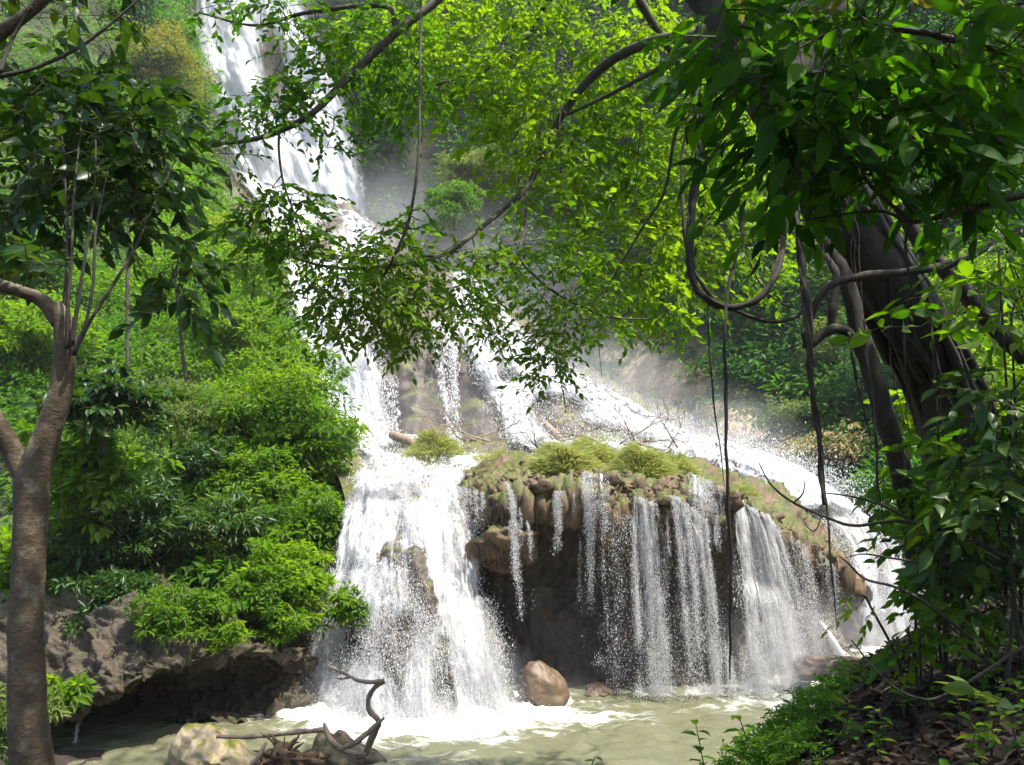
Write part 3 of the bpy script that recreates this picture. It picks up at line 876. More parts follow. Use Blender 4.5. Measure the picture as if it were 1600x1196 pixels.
# upper fall: tall veil over the far cliff
def d_up(u, v, px, py):
    d = .50 - .75 * (1 - edge(u, .22)) + .10 * np.sin(u * 9)
    if px is not None:
        d = d + holes(px, py, [(425, 110, 26, 80, -.55), (345, 40, 25, 40, -.25), (395, 150, 30, 60, .25), (480, 200, 50, 90, .10), (560, 300, 30, 60, .1)])
    return d
waterfall('upper_waterfall', 'tall misty white waterfall dropping down the far cliff at top left', [
    [(300, -120, 84), (360, -120, 84.5), (420, -120, 84.5), (475, -120, 84)],
    [(292, 0, 83), (355, 0, 83.5), (425, 0, 83.5), (490, 0, 83)],
    [(290, 90, 82), (368, 90, 82), (445, 90, 82), (535, 100, 82)],
    [(320, 200, 81), (400, 200, 80.5), (480, 200, 80.5), (568, 210, 80.5)],
    [(345, 275, 80), (425, 295, 79), (515, 325, 78), (594, 350, 77)]], 120, 160, d_up, 'white_far', amp=.7, sc=.5, seed=1, layers=2, gap=.5)

# veil down to the lit shoulder, then the cascades of the slope
def sl(rows, lift):
    return [[(x, y, d - lift) for (x, y, d) in r] for r in rows]

def d_sh(u, v, px, py):
    return .50 - .6 * (1 - edge(u, .15)) + holes(px, py, [(520, 350, 26, 22, -.5), (500, 385, 20, 15, -.6), (560, 375, 18, 14, -.3)])
waterfall('shoulder_cascade', 'thin sheet of water sliding over the pale rock shoulder below the tall fall', sl([
    [(350, 262, 81), (430, 288, 80), (510, 318, 78.5), (592, 350, 76.5)],
    [(395, 320, 71), (465, 330, 70), (540, 345, 69), (612, 375, 70)],
    [(410, 390, 61), (470, 392, 60), (540, 398, 60), (620, 410, 61)]], .9), 80, 80, d_sh, 'white_far', amp=.3, sc=.6, seed=2, layers=1, lift=.5)

def d_lm(u, v, px, py):
    return .52 - .75 * (1 - edge(u, .2)) + holes(px, py, [(570, 530, 25, 40, -.3), (540, 470, 30, 30, -.2)])
waterfall('middle_waterfall', 'broad misty white fall to the right of the leafy bushes in the middle distance', sl([
    [(425, 405, 59), (470, 410, 58), (520, 412, 58), (570, 415, 58)],
    [(440, 470, 49), (490, 470, 48), (540, 470, 47.5), (590, 475, 47)],
    [(455, 545, 38), (510, 535, 37.5), (560, 530, 37), (600, 535, 36)],
    [(485, 610, 35.5), (530, 605, 35), (570, 605, 34.5), (606, 610, 34)],
    [(500, 690, 33), (545, 690, 32.5), (585, 688, 32), (618, 685, 31.5)]], 1.0), 90, 150, d_lm, 'white_mid', amp=.3, sc=1.0, seed=3, layers=2, gap=.3, lift=.35, nd=24000, dr=.013, spread=.35,
    dd=lambda u, v, a, b: .3 * v)

waterfall('twin_trickle', 'pair of narrow white streams dropping down the grey rock face in the middle', [
    [(672, 505, 35.2), (688, 505, 35), (704, 508, 35), (716, 510, 35)],
    [(680, 545, 33.6), (692, 540, 33.4), (704, 542, 33.4), (714, 548, 33.4)],
    [(690, 620, 32.2), (700, 620, 32.2), (708, 620, 32.2), (716, 620, 32.2)],
    [(700, 700, 30.6), (708, 700, 30.6), (714, 700, 30.6), (722, 700, 30.6)]], 40, 120,
    lambda u, v, px, py: .25 - 1.1 * np.exp(-((u - .5) / .14) ** 2) - .4 * (1 - edge(u, .12)), 'white_mid', amp=.12, sc=2, seed=4, layers=2, gap=.1, lift=.2, nd=2200, dr=.028, spread=.12)

waterfall('hanging_trickle', 'thin thread of water over the brown knob left of the twin streams', [
    [(598, 585, 33.4), (606, 585, 33.2), (614, 585, 33.2), (622, 588, 33.2)],
    [(604, 640, 32.4), (610, 640, 32.2), (616, 640, 32.2), (624, 640, 32.2)],
    [(606, 690, 31.4), (611, 690, 31.4), (618, 690, 31.4), (624, 690, 31.4)]], 24, 70,
    lambda u, v, px, py: .05 - .3 * (1 - edge(u, .3)) - .3 * v, 'white_mid', amp=.1, sc=2, seed=5, layers=1, lift=.15, nd=500, dr=.025, spread=.1)

def d_dg(u, v, px, py):
    return .62 - .9 * (1 - edge(u, .16)) + holes(px, py, [(800, 590, 30, 14, -.45), (865, 640, 50, 26, -1.0), (925, 678, 70, 18, -.8), (1010, 690, 40, 10, -.5), (780, 560, 14, 40, -.4), (820, 640, 20, 30, .25)])
waterfall('diagonal_cascade', 'long white cascade rushing diagonally down to the right behind the mossy terrace', sl([
    [(705, 425, 63), (722, 428, 63), (740, 432, 63.5), (755, 440, 65)],
    [(700, 500, 47), (735, 490, 48.5), (775, 495, 51), (815, 510, 56)],
    [(735, 580, 37.5), (780, 570, 39.5), (840, 570, 42.5), (900, 580, 49)],
    [(760, 650, 33.8), (830, 640, 35), (910, 620, 38), (995, 625, 46)],
    [(800, 700, 29.5), (890, 690, 30.5), (980, 672, 33.5), (1080, 668, 41)],
    [(980, 716, 26.5), (1040, 706, 28), (1100, 695, 30.5), (1160, 705, 35)],
    [(1120, 738, 24.5), (1170, 730, 25.5), (1220, 734, 27), (1266, 748, 29.5)],
    [(1230, 800, 23.2), (1275, 792, 24), (1325, 800, 25), (1370, 840, 26.5)]], .8), 150, 260, d_dg, 'white_mid', amp=.14, sc=1.0, seed=6, layers=2, gap=.18, lift=.3, nd=50000, dr=.012, spread=.38,
    dd=lambda u, v, a, b: .15 + .25 * u)

waterfall('end_fall', 'misty white fall plunging into the pool behind the right end of the terrace', [
    [(1235, 800, 23.6), (1285, 790, 24), (1340, 802, 24.6), (1385, 845, 25.5)],
    [(1290, 860, 23.0), (1335, 860, 23), (1385, 875, 23.4), (1430, 905, 24)],
    [(1318, 940, 22.3), (1355, 940, 22.2), (1395, 950, 22.4), (1440, 960, 22.8)],
    [(1335, 1030, 21.8), (1370, 1035, 21.6), (1410, 1035, 21.8), (1460, 1035, 22)]], 70, 130,
    lambda u, v, px, py: .22 - .8 * (1 - edge(u, .2)) + .10 * np.sin(u * 17 + 3 * v), 'white_mid', amp=.2, sc=1.4, seed=7, layers=2, gap=.25, nd=14000, dr=.009, spread=.2)

def d_tc(u, v, px, py):
    return .40 - .75 * (1 - edge(u, .15)) + holes(px, py, [(640, 700, 34, 10, -.8), (680, 720, 24, 16, -.7), (590, 740, 14, 8, -.4), (640, 742, 12, 10, -.6)])
waterfall('terrace_rapids', 'white rapids spilling over the steps between the bushes and the grassy terrace', sl([
    [(530, 655, 31.5), (575, 660, 31), (620, 680, 31), (660, 690, 31)],
    [(545, 694, 29.2), (590, 696, 29.2), (640, 704, 29.2), (720, 705, 29)],
    [(560, 718, 25.3), (610, 720, 25.3), (670, 722, 25.5), (800, 714, 26.5)],
    [(570, 742, 21.8), (615, 742, 21.8), (680, 742, 21.8), (800, 735, 22.3)],
    [(545, 762, 19.4), (600, 764, 19.3), (670, 762, 19.3), (735, 762, 19.4)]], .35), 90, 110, d_tc, 'white_mid', amp=.15, sc=1.8, seed=8, layers=2, gap=.15, lift=.2, nd=12000, dr=.010, spread=.15)

# the big front cascade
FH = [(655, 905, 12, 30, -.6), (668, 960, 12, 34, -.75), (688, 1045, 10, 40, -.65), (640, 970, 12, 40, -.4), (610, 1010, 16, 46, -.6), (565, 1000, 20, 34, -.6), (700, 1085, 12, 26, -.4),
      (560, 880, 30, 18, -.15), (545, 775, 14, 10, -.5), (640, 770, 16, 12, -.7), (600, 775, 30, 8, -.35), (530, 1040, 14, 30, -.3), (625, 1050, 8, 40, -.35)]
def d_fr(u, v, px, py):
    d = .36 - .55 * (1 - edge(u, .07))
    return d + (holes(px, py, FH) if px is not None else 0)
def foff(lift):
    n = len(FROWS)
    return [[(x, y, d - lift * (.4 + .6 * i / (n - 1))) for (x, y, d) in r] for i, r in enumerate(FROWS)]
waterfall('front_cascade', 'large foaming white cascade pouring into the pool beside the leafy left bank', foff(.42), 190, 260, d_fr, 'white', amp=.17, sc=2.4, seed=9, layers=3, gap=.13, nd=170000, dr=.0052, spread=.16,
    dd=lambda u, v, a, b: .15 + .1 * v, stretch=(4, 1.0))


# curtains hanging from the terrace rim
def curtain(name, label, tops, bots, D0, D1, seed, dens, nd, mid=None, layers=2, spread=.07, thr=.1, dr=.0036, nu=60):
    """tops, bots: lists of px,py; depths interpolate from D0 (rim) to D1 (foot)"""
    k = len(tops)
    rows = []
    pd = [None] * k
    for f in np.linspace(0, 1, 13):
        e = f ** .8; row = []
        for i, (t, b) in enumerate(zip(tops, bots)):
            x, y = t[0] + (b[0] - t[0]) * e, t[1] + (b[1] - t[1]) * f
            d = D0[i] + (D1[i] - D0[i]) * f
            if f < .5: d = min(d + .3, dlook(DD, x, y, d) - .05)
            else: d = min(d, pd[i])
            pd[i] = d if pd[i] is None else min(d, pd[i]); row.append((x, y, pd[i]))
        rows.append(row)
    return waterfall(name, label, rows, nu, 150, dens, 'veil', amp=.05, sc=4, seed=seed, layers=layers, gap=.07, nd=int(nd * 6.5), dr=dr, spread=spread, dd=lambda u, v, a, b: .34 - (.25 if bots[0][1] > 1070 else 1.0) * v - 1.2 * (np.abs(u - .5) * 2) ** 4, stretch=(8, .22), thr=thr, elong=2.4)

cd = lambda a, b: (lambda u, v, px, py: a + (b - a) * v ** .6 - .5 * (1 - edge(u, .22)) - .45 * np.exp(-v / .06) * (.6 + .8 * np.sin(u * 23 + a * 40)))
curtain('water_curtain', 'narrow lacy curtain falling in the dark left half of the terrace wall', [(862, 768), (874, 768), (886, 768), (898, 770)], [(858, 980), (874, 980), (890, 980), (906, 980)], [16.0] * 4, [15.8] * 4, 21, cd(.16, -.22), 2000)
curtain('water_curtain', 'faint thin threads of water just right of the narrow lacy curtain', [(904, 738), (918, 740), (934, 742), (956, 746)], [(898, 1040), (918, 1040), (938, 1040), (964, 1040)], [16.1] * 4, [15.6] * 4, 22, cd(.16, -.25), 2400)
curtain('water_curtain', 'white curtain widening downward at the middle of the dark terrace wall', [(978, 770), (992, 775), (1010, 782), (1030, 788)], [(984, 1086), (1008, 1088), (1034, 1088), (1066, 1088)], [15.95] * 4, [15.6] * 4, 23, cd(.38, .02), 6500)
curtain('water_curtain', 'broken speckled curtain between the middle white curtain and the widest one', [(1036, 770), (1062, 780), (1088, 800), (1112, 822)], [(1058, 1086), (1090, 1088), (1122, 1086), (1150, 1084)], [16.0, 16.0, 16.05, 16.15], [15.7] * 4, 24, cd(.27, -.08), 7000, nu=80)
curtain('water_curtain', 'widest white curtain falling on the right part of the terrace wall', [(1136, 780), (1160, 786), (1186, 800), (1210, 818)], [(1150, 1086), (1196, 1088), (1244, 1084), (1284, 1074)], [16.6, 16.7, 16.95, 17.2], [16.1, 16.1, 16.4, 16.9], 25, cd(.46, .14), 15000, nu=100)
curtain('water_curtain', 'sparse trickles on the rounded right shoulder of the terrace wall', [(1262, 850), (1280, 862), (1298, 880), (1312, 900)], [(1266, 980), (1284, 985), (1302, 990), (1314, 995)], [18.3, 18.7, 19.1, 19.6], [18.2, 18.6, 19.0, 19.5], 26, cd(.12, -.2), 900)
curtain('water_curtain', 'droplet veil dripping from the hanging tan tufa bulge near the left corner', [(786, 745), (800, 765), (814, 800), (830, 825)], [(806, 960), (814, 965), (826, 965), (840, 960)], [16.1, 15.9, 15.6, 15.6], [15.5] * 4, 27, cd(.18, -.2), 1700)
curtain('water_curtain', 'short streams over the brown rim at the left corner of the terrace', [(708, 760), (724, 762), (742, 766), (762, 770)], [(716, 845), (732, 845), (746, 846), (764, 848)], [17.0, 16.7, 16.5, 16.3], [16.9, 16.6, 16.4, 16.2], 28, cd(.2, -.05), 900)
curtain('water_curtain', 'small rivulets over the mossy rim above the broken speckled curtain', [(1062, 735), (1084, 742), (1106, 750), (1130, 762)], [(1066, 850), (1092, 856), (1118, 862), (1142, 866)], [17.0] * 4, [16.2] * 4, 29, cd(.22, .1), 900)
curtain('water_curtain', 'very thin wide veil of droplets over the dark middle of the terrace wall', [(940, 800), (1010, 810), (1080, 835), (1150, 850)], [(930, 1088), (1010, 1090), (1090, 1088), (1165, 1086)], [15.9, 15.85, 15.95, 16.4], [15.6, 15.5, 15.6, 16.0], 30, cd(.06, .02), 2600, nu=150, spread=.14)
curtain('water_curtain', 'thin droplet veil between the widest curtain and the right shoulder', [(1204, 815), (1224, 828), (1244, 842), (1264, 856)], [(1230, 1082), (1254, 1080), (1280, 1074), (1300, 1066)], [17.1, 17.4, 17.8, 18.2], [16.6, 16.9, 17.4, 17.9], 31, cd(.14, .04), 1800)
# small side spout low on the right
sp = WP([(1283, 972, 18.9), (1296, 992, 18.6), (1310, 1016, 18.5), (1322, 1036, 18.5)])
o = mesh('water_spout', join(tube(sp, [.03, .07, .11, .16], 8, .3, 3, n=16), drops(np.repeat(sp, 120, 0) + rng.normal(0, .09, (480, 3)), .012)), M['drop'], origin=sp[-1])
tag(o, 'small jet of water spurting from the foot of the terrace wall at right', 'water jet')
# trickles from the left bank overhang
for (x, y0, y1, d, lab) in [(125, 1112, 1160, 12.9, 'thin trickle dripping into the pool beside the near left trunk')]:
    pts = WP([(x, y0, d), (x - 4, (y0 + y1) / 2, d - .1), (x - 8, y1, d - .1)])
    o = mesh('trickle', join(tube(pts, [.006, .008, .012], 5, .4, 1, n=12), drops(np.repeat(cr(pts, 12), 10, 0) + rng.normal(0, .02, (120, 3)), .008)), M['drop'], origin=pts[-1])
    tag(o, lab, 'trickle')

# splash and foam where the water lands
sp_p = []
for q, wt in zip(feet, fw):
    n = int(5200 * wt)
    a = rng.uniform(0, 6.283, n); r = np.abs(rng.normal(0, .42 * wt, n))
    sp_p.append(np.stack([q[0] + r * np.cos(a) * 1.2, q[1] + r * np.sin(a) * .8 - .1, np.abs(rng.normal(0, .20 * wt, n)) * np.exp(-r * .6)], -1))
sp_p = np.concatenate(sp_p)
o = mesh('splash', drops(sp_p, .006 * np.exp(rng.normal(0, .4, len(sp_p))), 1.1), M['drop']); o['kind'] = 'stuff'
# blown spray along the diagonal cascade
pts = cr(WP([(830, 545, 45), (930, 590, 43), (1000, 625, 41), (1060, 660, 37), (1150, 695, 33), (1250, 742, 28)]), 26000)
pts = pts + rng.normal(0, 1, (26000, 3)) * np.array([.6, .6, .45]) * (.3 + rng.random((26000, 1)))
o = mesh('blown_spray', drops(pts, .008 * np.exp(rng.normal(0, .4, 26000)), 1.2), M['drop']); o['kind'] = 'stuff'


# ================================================================== VEGETATION
def clumps(Cn, Rc, k, L, wr=.42, T=T4, flat=.75, droop=.35, outw=None, clr=None, spread=.35):
    """k leaves on each dome-shaped clump"""
    m = len(Cn)
    Rc = np.broadcast_to(np.asarray(Rc, float), m)
    e = rng.normal(size=(m, k, 3)); e[..., 2] = np.where(rng.random((m, k)) < .8, np.abs(e[..., 2]), e[..., 2])
    if outw is not None: e = e + .7 * outw[:, None]
    e = nrm(e)
    rad = Rc[:, None] * (1 - .55 * rng.random((m, k)) ** 2)
    P = Cn[:, None] + e * rad[..., None] * np.array([1, 1, flat])
    D = e * np.array([1, 1, .35]) + np.array([0, 0, -1.0]) * (droop * rng.uniform(.2, 1.6, (m, k)))[..., None] + .45 * rng.normal(size=(m, k, 3))
    N = e + np.array([0, 0, .7]) + spread * rng.normal(size=(m, k, 3))
    LL = np.broadcast_to(np.asarray(L, float), m)[:, None] * rng.uniform(.55, 1.25, (m, k))
    base = rng.random(m) if clr is None else clr
    rn = np.clip(.65 * base[:, None] + .35 * rng.random((m, k)), 0, 1)
    return leaves(P.reshape(-1, 3), D.reshape(-1, 3), N.reshape(-1, 3), LL.ravel(), wr, T, rn.ravel())


# ---- jungle covering the far cliff: nobody could count it
FALLPOLY = [(285, -300), (480, -300), (600, 345), (640, 385), (745, 430), (640, 520), (420, 500), (330, 290), (292, 60)]
def cliff_cover(n, px0, px1, py0, py1, k, Lf, Rf, keepf, off=.5, flat=.75, outk=.5):
    u = rng.random(n); v = rng.random(n)
    P = samp(CLIFF, u, v); E = samp(earth[..., None], u, v)[:, 0]
    x, y = to_px(P)
    ok = (x > px0) & (x < px1) & (y > py0) & (y < py1) & ~tri_in(x, y, FALLPOLY)
    ok &= rng.random(n) < keepf(x, y, E, P)
    P, x, y = P[ok], x[ok], y[ok]
    nn = samp(facing(CLIFF), u[ok], v[ok])
    sc = P[:, 1] / 60
    Rr = Rf * rng.uniform(.5, 1.4, len(P)) * (.45 + .55 * sc)
    clr = np.clip(.5 + .55 * fbm(P * .16, 3, 200) + rng.normal(0, .18, len(P)), 0, 1)
    return clumps(P + nn * (off * Rr)[:, None], Rr, k, Lf * (.4 + .6 * sc), .45, T4, flat, .4, outk * nn, clr)
dens0 = lambda x, y, E, P: np.clip(.62 + .8 * fbm(P * .13, 3, 210), .12, 1) * np.where(E > .35, .05, 1)
o = mesh('cliff_jungle', cliff_cover(22000, -60, 1680, -80, 830, 34, .55, 1.7, dens0), GRN['jungle']); o['kind'] = 'stuff'
o = mesh('hanging_creepers', cliff_cover(16000, 560, 1680, -80, 830, 22, .40, .9, lambda x, y, E, P: np.where(E > .35, .10, .8) * np.clip(.4 + fbm(P * .2, 2, 215), 0, 1), .2, 1.5, .9), GRN['blue']); o['kind'] = 'stuff'
o = mesh('dry_scrub', cliff_cover(26000, 620, 1500, 180, 830, 20, .26, .5, lambda x, y, E, P: np.where(E > .2, .9, .05) * np.clip(.6 + 1.0 * fbm(P * .4, 2, 217), .02, 1), .2, .6, .5), GRN['dry']); o['kind'] = 'stuff'
o = mesh('slope_shrubs', cliff_cover(9000, 850, 1500, 480, 830, 30, .30, .8, lambda x, y, E, P: np.clip((y - 600) / 120, 0, 1) * np.clip((x - 1050) / 200, 0, 1) * .8 + np.where((y > 470) & (y < 560), .35, 0), .4, .6, .4), GRN['pale']); o['kind'] = 'stuff'

# ---- hillside understorey
u = rng.random(5200); v = rng.random(5200)
P = samp(HILL, u, v); x, y = to_px(P); nn = samp(facing(HILL), u, v)
ok = (x > -60) & (x < 560) & (rng.random(len(P)) < np.clip(.7 + .7 * fbm(P * .25, 2, 220), .2, 1)); P, nn = P[ok], nn[ok]
sc = P[:, 1] / 30
clr = np.clip(.5 + .6 * fbm(P * .3, 3, 221), 0, 1)
o = mesh('understorey', clumps(P + nn * .4 * sc[:, None], .8 * sc * rng.uniform(.5, 1.3, len(P)), 36, .20 + .10 * sc, .42, T4, .8, .4, .4 * nn, clr), GRN['mid']); o['kind'] = 'stuff'


# ---- trees and bushes one by one
def crown_tree(name, label, px, py, D, rpx, mat, leaf_px, n_leaf, rb=1.0, flat=.8, trunk_px=None, wr=.4, droop=.45, cat='bush', group=None, T=T4, clump=.26, seed=0, bark='dark_bark', ground=None, trunk_r=.05):
    c = WP([(px, py, D)])[0]; Rr = rpx / F * D
    base = np.array([c[0], c[1] + .1 * Rr, c[2] - Rr * 1.0]) if ground is None else np.array(ground, float)
    t = thing(name, label, cat, base, group)
    k = 42
    m = max(int(n_leaf / k), 8)
    e = rdir(m); e[:, 2] = np.where(rng.random(m) < .45, np.abs(e[:, 2]), e[:, 2])
    e = nrm(e)
    rr = rng.random(m) ** .45
    lob = 1.05 + .75 * fbm(e * 1.5 + seed * 7.1, 3, 230 + seed)
    Cn = c + e * (rr * lob)[:, None] * Rr * np.array([rb, rb * .9, flat])
    L = leaf_px / F * D
    clr = np.clip(.48 + .6 * fbm(Cn * (1.6 / Rr), 2, 240 + seed) + .2 * rng.normal(size=m), 0, 1)
    g = clumps(Cn, Rr * clump * rng.uniform(.6, 1.3, m), k, L, wr, T, .7, droop, .4 * e, clr)
    mesh('crown', g, GRN[mat], t)
    # trunk and limbs
    fork = base + (c - base) * .55
    skel = cr(np.array([base, base + (fork - base) * .5 + rng.normal(0, .05 * Rr, 3), fork, c + np.array([0, 0, .3 * Rr])]), 16)
    tr = tube(skel, np.linspace(trunk_r, trunk_r * .35, 16) * Rr, 7, .15, seed)
    sel = rng.permutation(m)[:min(m, 36)]
    tw, _ = grow(skel[4:], Cn[sel], trunk_r * .45 * Rr, .008 * Rr, .25 * Rr, .03 * Rr, .05)
    mesh('trunk', join(tr, tw), M[bark], t, smooth=True)
    return t


TREES = [
    # name, label, px, py, D, rpx, mat, leaf px, leaves, kwargs
    ('tree', 'yellow-green tree with orange-tinged top left of the tall waterfall', 245, 115, 66, 72, 'yellow', 7, 9000, dict(cat='tree', flat=1.0)),
    ('tree', 'dark green tree on the cliff above the orange-tinged tree', 190, 20, 70, 62, 'blue', 8, 5000, dict(cat='tree')),
    ('tree', 'yellowish tree behind the left crown, beside the foot of the tall waterfall', 335, 385, 50, 52, 'yellow', 7, 5000, dict(cat='tree')),
    ('tree', 'green tree under the yellowish tree on the left hillside', 290, 440, 40, 80, 'bright', 9, 6000, dict(cat='tree')),
    ('tree', 'bright tree crown on the left hillside right of the forked trunk', 190, 500, 38, 84, 'bright', 9, 7000, dict(cat='tree')),
    ('tree', 'bright yellow-green tree at the left edge behind the forked trunk', 40, 540, 28, 84, 'bright', 11, 7000, dict(cat='tree')),
    ('tree', 'green tree above the left limb of the forked trunk', 45, 410, 34, 74, 'mid', 9, 5500, dict(cat='tree')),
    ('bush', 'bright bush at the top of the bushes touching the middle waterfall', 396, 430, 34, 66, 'bright', 9, 5000, dict(flat=1.0)),
    ('bush', 'bright rounded bush below the topmost one, left of the middle waterfall', 375, 530, 28, 84, 'fresh', 10, 9000, {}),
    ('bush', 'light green bush whose right side meets the middle waterfall', 448, 580, 25, 62, 'fresh', 10, 6000, {}),
    ('bush', 'large glossy dark green bush in the middle of the left bank', 405, 668, 22, 104, 'fresh', 12, 15000, dict(wr=.34)),
    ('bush', 'leafy bush overhanging the rapids, right of the large glossy bush', 478, 712, 21, 60, 'fresh', 12, 7000, dict(wr=.36)),
    ('acacia', 'airy pale tree with thin dark forked stem among the left bank bushes', 268, 655, 20.5, 84, 'pale', 7, 9000, dict(cat='tree', flat=.6, wr=.3, clump=.2, trunk_r=.035)),
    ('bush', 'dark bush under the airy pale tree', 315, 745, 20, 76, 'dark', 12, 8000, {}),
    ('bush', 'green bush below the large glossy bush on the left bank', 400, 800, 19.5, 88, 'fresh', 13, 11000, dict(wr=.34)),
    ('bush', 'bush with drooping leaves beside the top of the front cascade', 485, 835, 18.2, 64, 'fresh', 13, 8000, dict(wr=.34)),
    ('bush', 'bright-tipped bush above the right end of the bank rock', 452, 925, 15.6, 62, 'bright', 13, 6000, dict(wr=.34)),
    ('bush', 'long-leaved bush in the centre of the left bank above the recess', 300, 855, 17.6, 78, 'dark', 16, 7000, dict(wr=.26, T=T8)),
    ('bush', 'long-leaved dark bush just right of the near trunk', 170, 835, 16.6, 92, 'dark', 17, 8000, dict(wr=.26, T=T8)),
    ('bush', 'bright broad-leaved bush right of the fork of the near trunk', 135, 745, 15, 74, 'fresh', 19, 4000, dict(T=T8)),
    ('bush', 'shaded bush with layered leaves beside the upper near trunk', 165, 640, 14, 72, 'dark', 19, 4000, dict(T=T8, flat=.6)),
    ('bush', 'small fern-like clump rooted on the bank rock over the recess', 262, 965, 13.3, 48, 'fresh', 12, 3200, dict(wr=.25)),
    ('bush', 'small bright tuft hanging from the bank rock edge', 352, 1000, 13.5, 26, 'bright', 10, 1200, dict(wr=.25)),
    ('bush', 'leafy sprig of bush hanging in front of the big cascade', 540, 965, 15.2, 34, 'fresh', 12, 1300, dict(flat=.7)),
    ('bush', 'green bush at the right end of the bank rock beside the cascade', 395, 935, 14.8, 46, 'fresh', 12, 3400, dict(wr=.34)),
    ('bush', 'bush with trailing shoots draped over the lip of the bank rock', 325, 955, 13.8, 34, 'mid', 12, 1800, dict(wr=.3)),
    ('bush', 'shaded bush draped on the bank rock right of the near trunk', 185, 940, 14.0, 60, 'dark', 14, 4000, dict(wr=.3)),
    ('bush', 'leafy bush at the top right corner of the bank rock over the recess', 440, 975, 14.6, 30, 'fresh', 12, 1500, dict(wr=.3)),
    ('bush', 'yellow-green bush at the left edge, low behind the near trunk', 30, 900, 16, 62, 'bright', 14, 4000, {}),
    ('bush', 'shaded bush at the left edge under the low yellow-green bush', 90, 930, 15.8, 50, 'mid', 13, 3000, {}),
    ('bush', 'pale ferny bush at the lower left edge behind the near trunk', 15, 1130, 9, 60, 'pale', 14, 2500, dict(wr=.22)),
    ('bush', 'small bright plant beside the foot of the near trunk over the water', 90, 1085, 10.5, 26, 'bright', 24, 350, dict(wr=.3, T=T8)),
    ('tree', 'feathery bright tree on the cliff just right of the tall waterfall', 735, 275, 64, 52, 'pale', 7, 5000, dict(cat='tree', flat=.7)),
    ('tree', 'rounded green tree below the feathery tree on the far cliff', 710, 320, 60, 42, 'mid', 7, 4000, dict(cat='tree')),
    ('tree', 'pale green tree on the shaded cliff left of the leaning trunk', 1290, 560, 39.5, 56, 'pale', 8, 3600, dict(cat='tree')),
    ('tree', 'tall shaded tree on the cliff behind the leaning trunk', 1380, 620, 36, 76, 'blue', 9, 5500, dict(cat='tree', flat=1.2)),
    ('bush', 'yellowish bush low on the right slope above the end of the waterfall', 1310, 725, 34.5, 62, 'dry', 9, 5000, dict(flat=.8)),
    ('bush', 'grey-green bush on the right slope beside the yellowish bush', 1250, 650, 38.5, 46, 'pale', 8, 3500, dict(flat=.6)),
    ('tree', 'bright tree far behind the right bank, seen right of the leaning trunk', 1540, 470, 33, 95, 'bright', 10, 9000, dict(cat='tree')),
    ('tree', 'bright leafy tree behind the hanging lianas at the right', 1180, 330, 46, 88, 'bright', 8, 9000, dict(cat='tree', flat=1.0)),
    ('tree', 'bright tree seen between the dark leaves and the leaning trunk', 1390, 390, 40, 74, 'bright', 9, 7000, dict(cat='tree')),
    ('bush', 'dark bush behind the right bank beside the end fall', 1520, 830, 15, 84, 'mid', 14, 7000, {}),
    ('bush', 'tall yellow-green bush behind the right bank plants', 1590, 640, 13, 110, 'bright', 18, 6000, dict(T=T8)),
]
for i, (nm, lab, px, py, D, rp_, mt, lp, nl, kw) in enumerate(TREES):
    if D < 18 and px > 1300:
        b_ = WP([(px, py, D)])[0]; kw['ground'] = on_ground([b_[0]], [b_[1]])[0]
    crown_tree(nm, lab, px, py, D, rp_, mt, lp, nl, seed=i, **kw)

# a pale straight trunk and a dark leaning trunk on the left hillside
for lab, pts, r in [('slender pale straight tree trunk rising through the left hillside foliage', [(197, 680, 24), (199, 560, 24), (199, 420, 24), (201, 280, 24)], .055),
                    ('short dark leaning trunk on the left hillside behind the bushes', [(293, 605, 26), (286, 560, 26), (280, 500, 26), (272, 420, 26)], .06)]:
    p_ = WP(pts); t = thing('slender_tree', lab, 'tree', p_[0])
    mesh('trunk', tube(p_, [r, r, r * .9, r * .6], 7, .1, 2, n=30), M['limb'] if 'pale' in lab else M['dark_bark'], t, smooth=True)
    g = clumps(p_[-1] + rng.normal(0, .8, (24, 3)), .5, 40, .22, .42)
    mesh('crown', g, GRN['mid'], t)

# ---- grass tufts on the terrace
def tuft(px, py, D, rx, n, h, lab, bend=1.0, mat='grass'):
    n = int(n * 2.2); py += 4; rx *= 1.12; h *= 1.3
    c = WP([(px, py, D)])[0]
    a = rng.uniform(0, 6.283, n); r = np.sqrt(rng.random(n)) * rx / F * D
    q = r / (rx / F * D); lum = 1 + .5 * vnoise(np.stack([a * 1.1, q * 2.5, 0 * a + px], -1), 5)
    P = c + np.stack([r * np.cos(a), r * np.sin(a) * .6, h * (.75 * (1 - q ** 2) * lum - .25)], -1)
    out = np.stack([np.cos(a), np.sin(a), 0 * a], -1)
    D1 = out * (.15 + .9 * q * rng.uniform(.3, 1, n))[:, None] + np.array([0, 0, .9]) + .35 * rng.normal(size=(n, 3))
    D1 = nrm(D1); L1 = h * .55 * rng.uniform(.5, 1.2, n)
    rn = rng.random(n)
    g1 = leaves(P, D1, rng.normal(size=(n, 3)), L1 * .62, .055, TQ, rn)
    D2 = nrm(D1 + out * .7 * bend + np.array([0, 0, -.6 * bend]))
    g2 = leaves(P + D1 * (L1 * .5)[:, None], D2, rng.normal(size=(n, 3)), L1 * .62, .06, TQ, rn)
    o = mesh('grass_tuft', join(g1, g2), GRN[mat], origin=c)
    tag(o, lab, 'grass', 'grass tufts on the terrace')
tuft(882, 735, 18.6, 44, 5200, .55, 'largest grass tuft on the terrace rim, left of centre')
tuft(928, 722, 19.3, 34, 3200, .5, 'grass tuft adjoining the right side of the largest tuft')
tuft(1005, 738, 18.3, 36, 3600, .5, 'grass tuft on the middle of the terrace rim')
tuft(1058, 738, 18.9, 22, 1500, .4, 'small grass tuft right of the middle one on the rim')
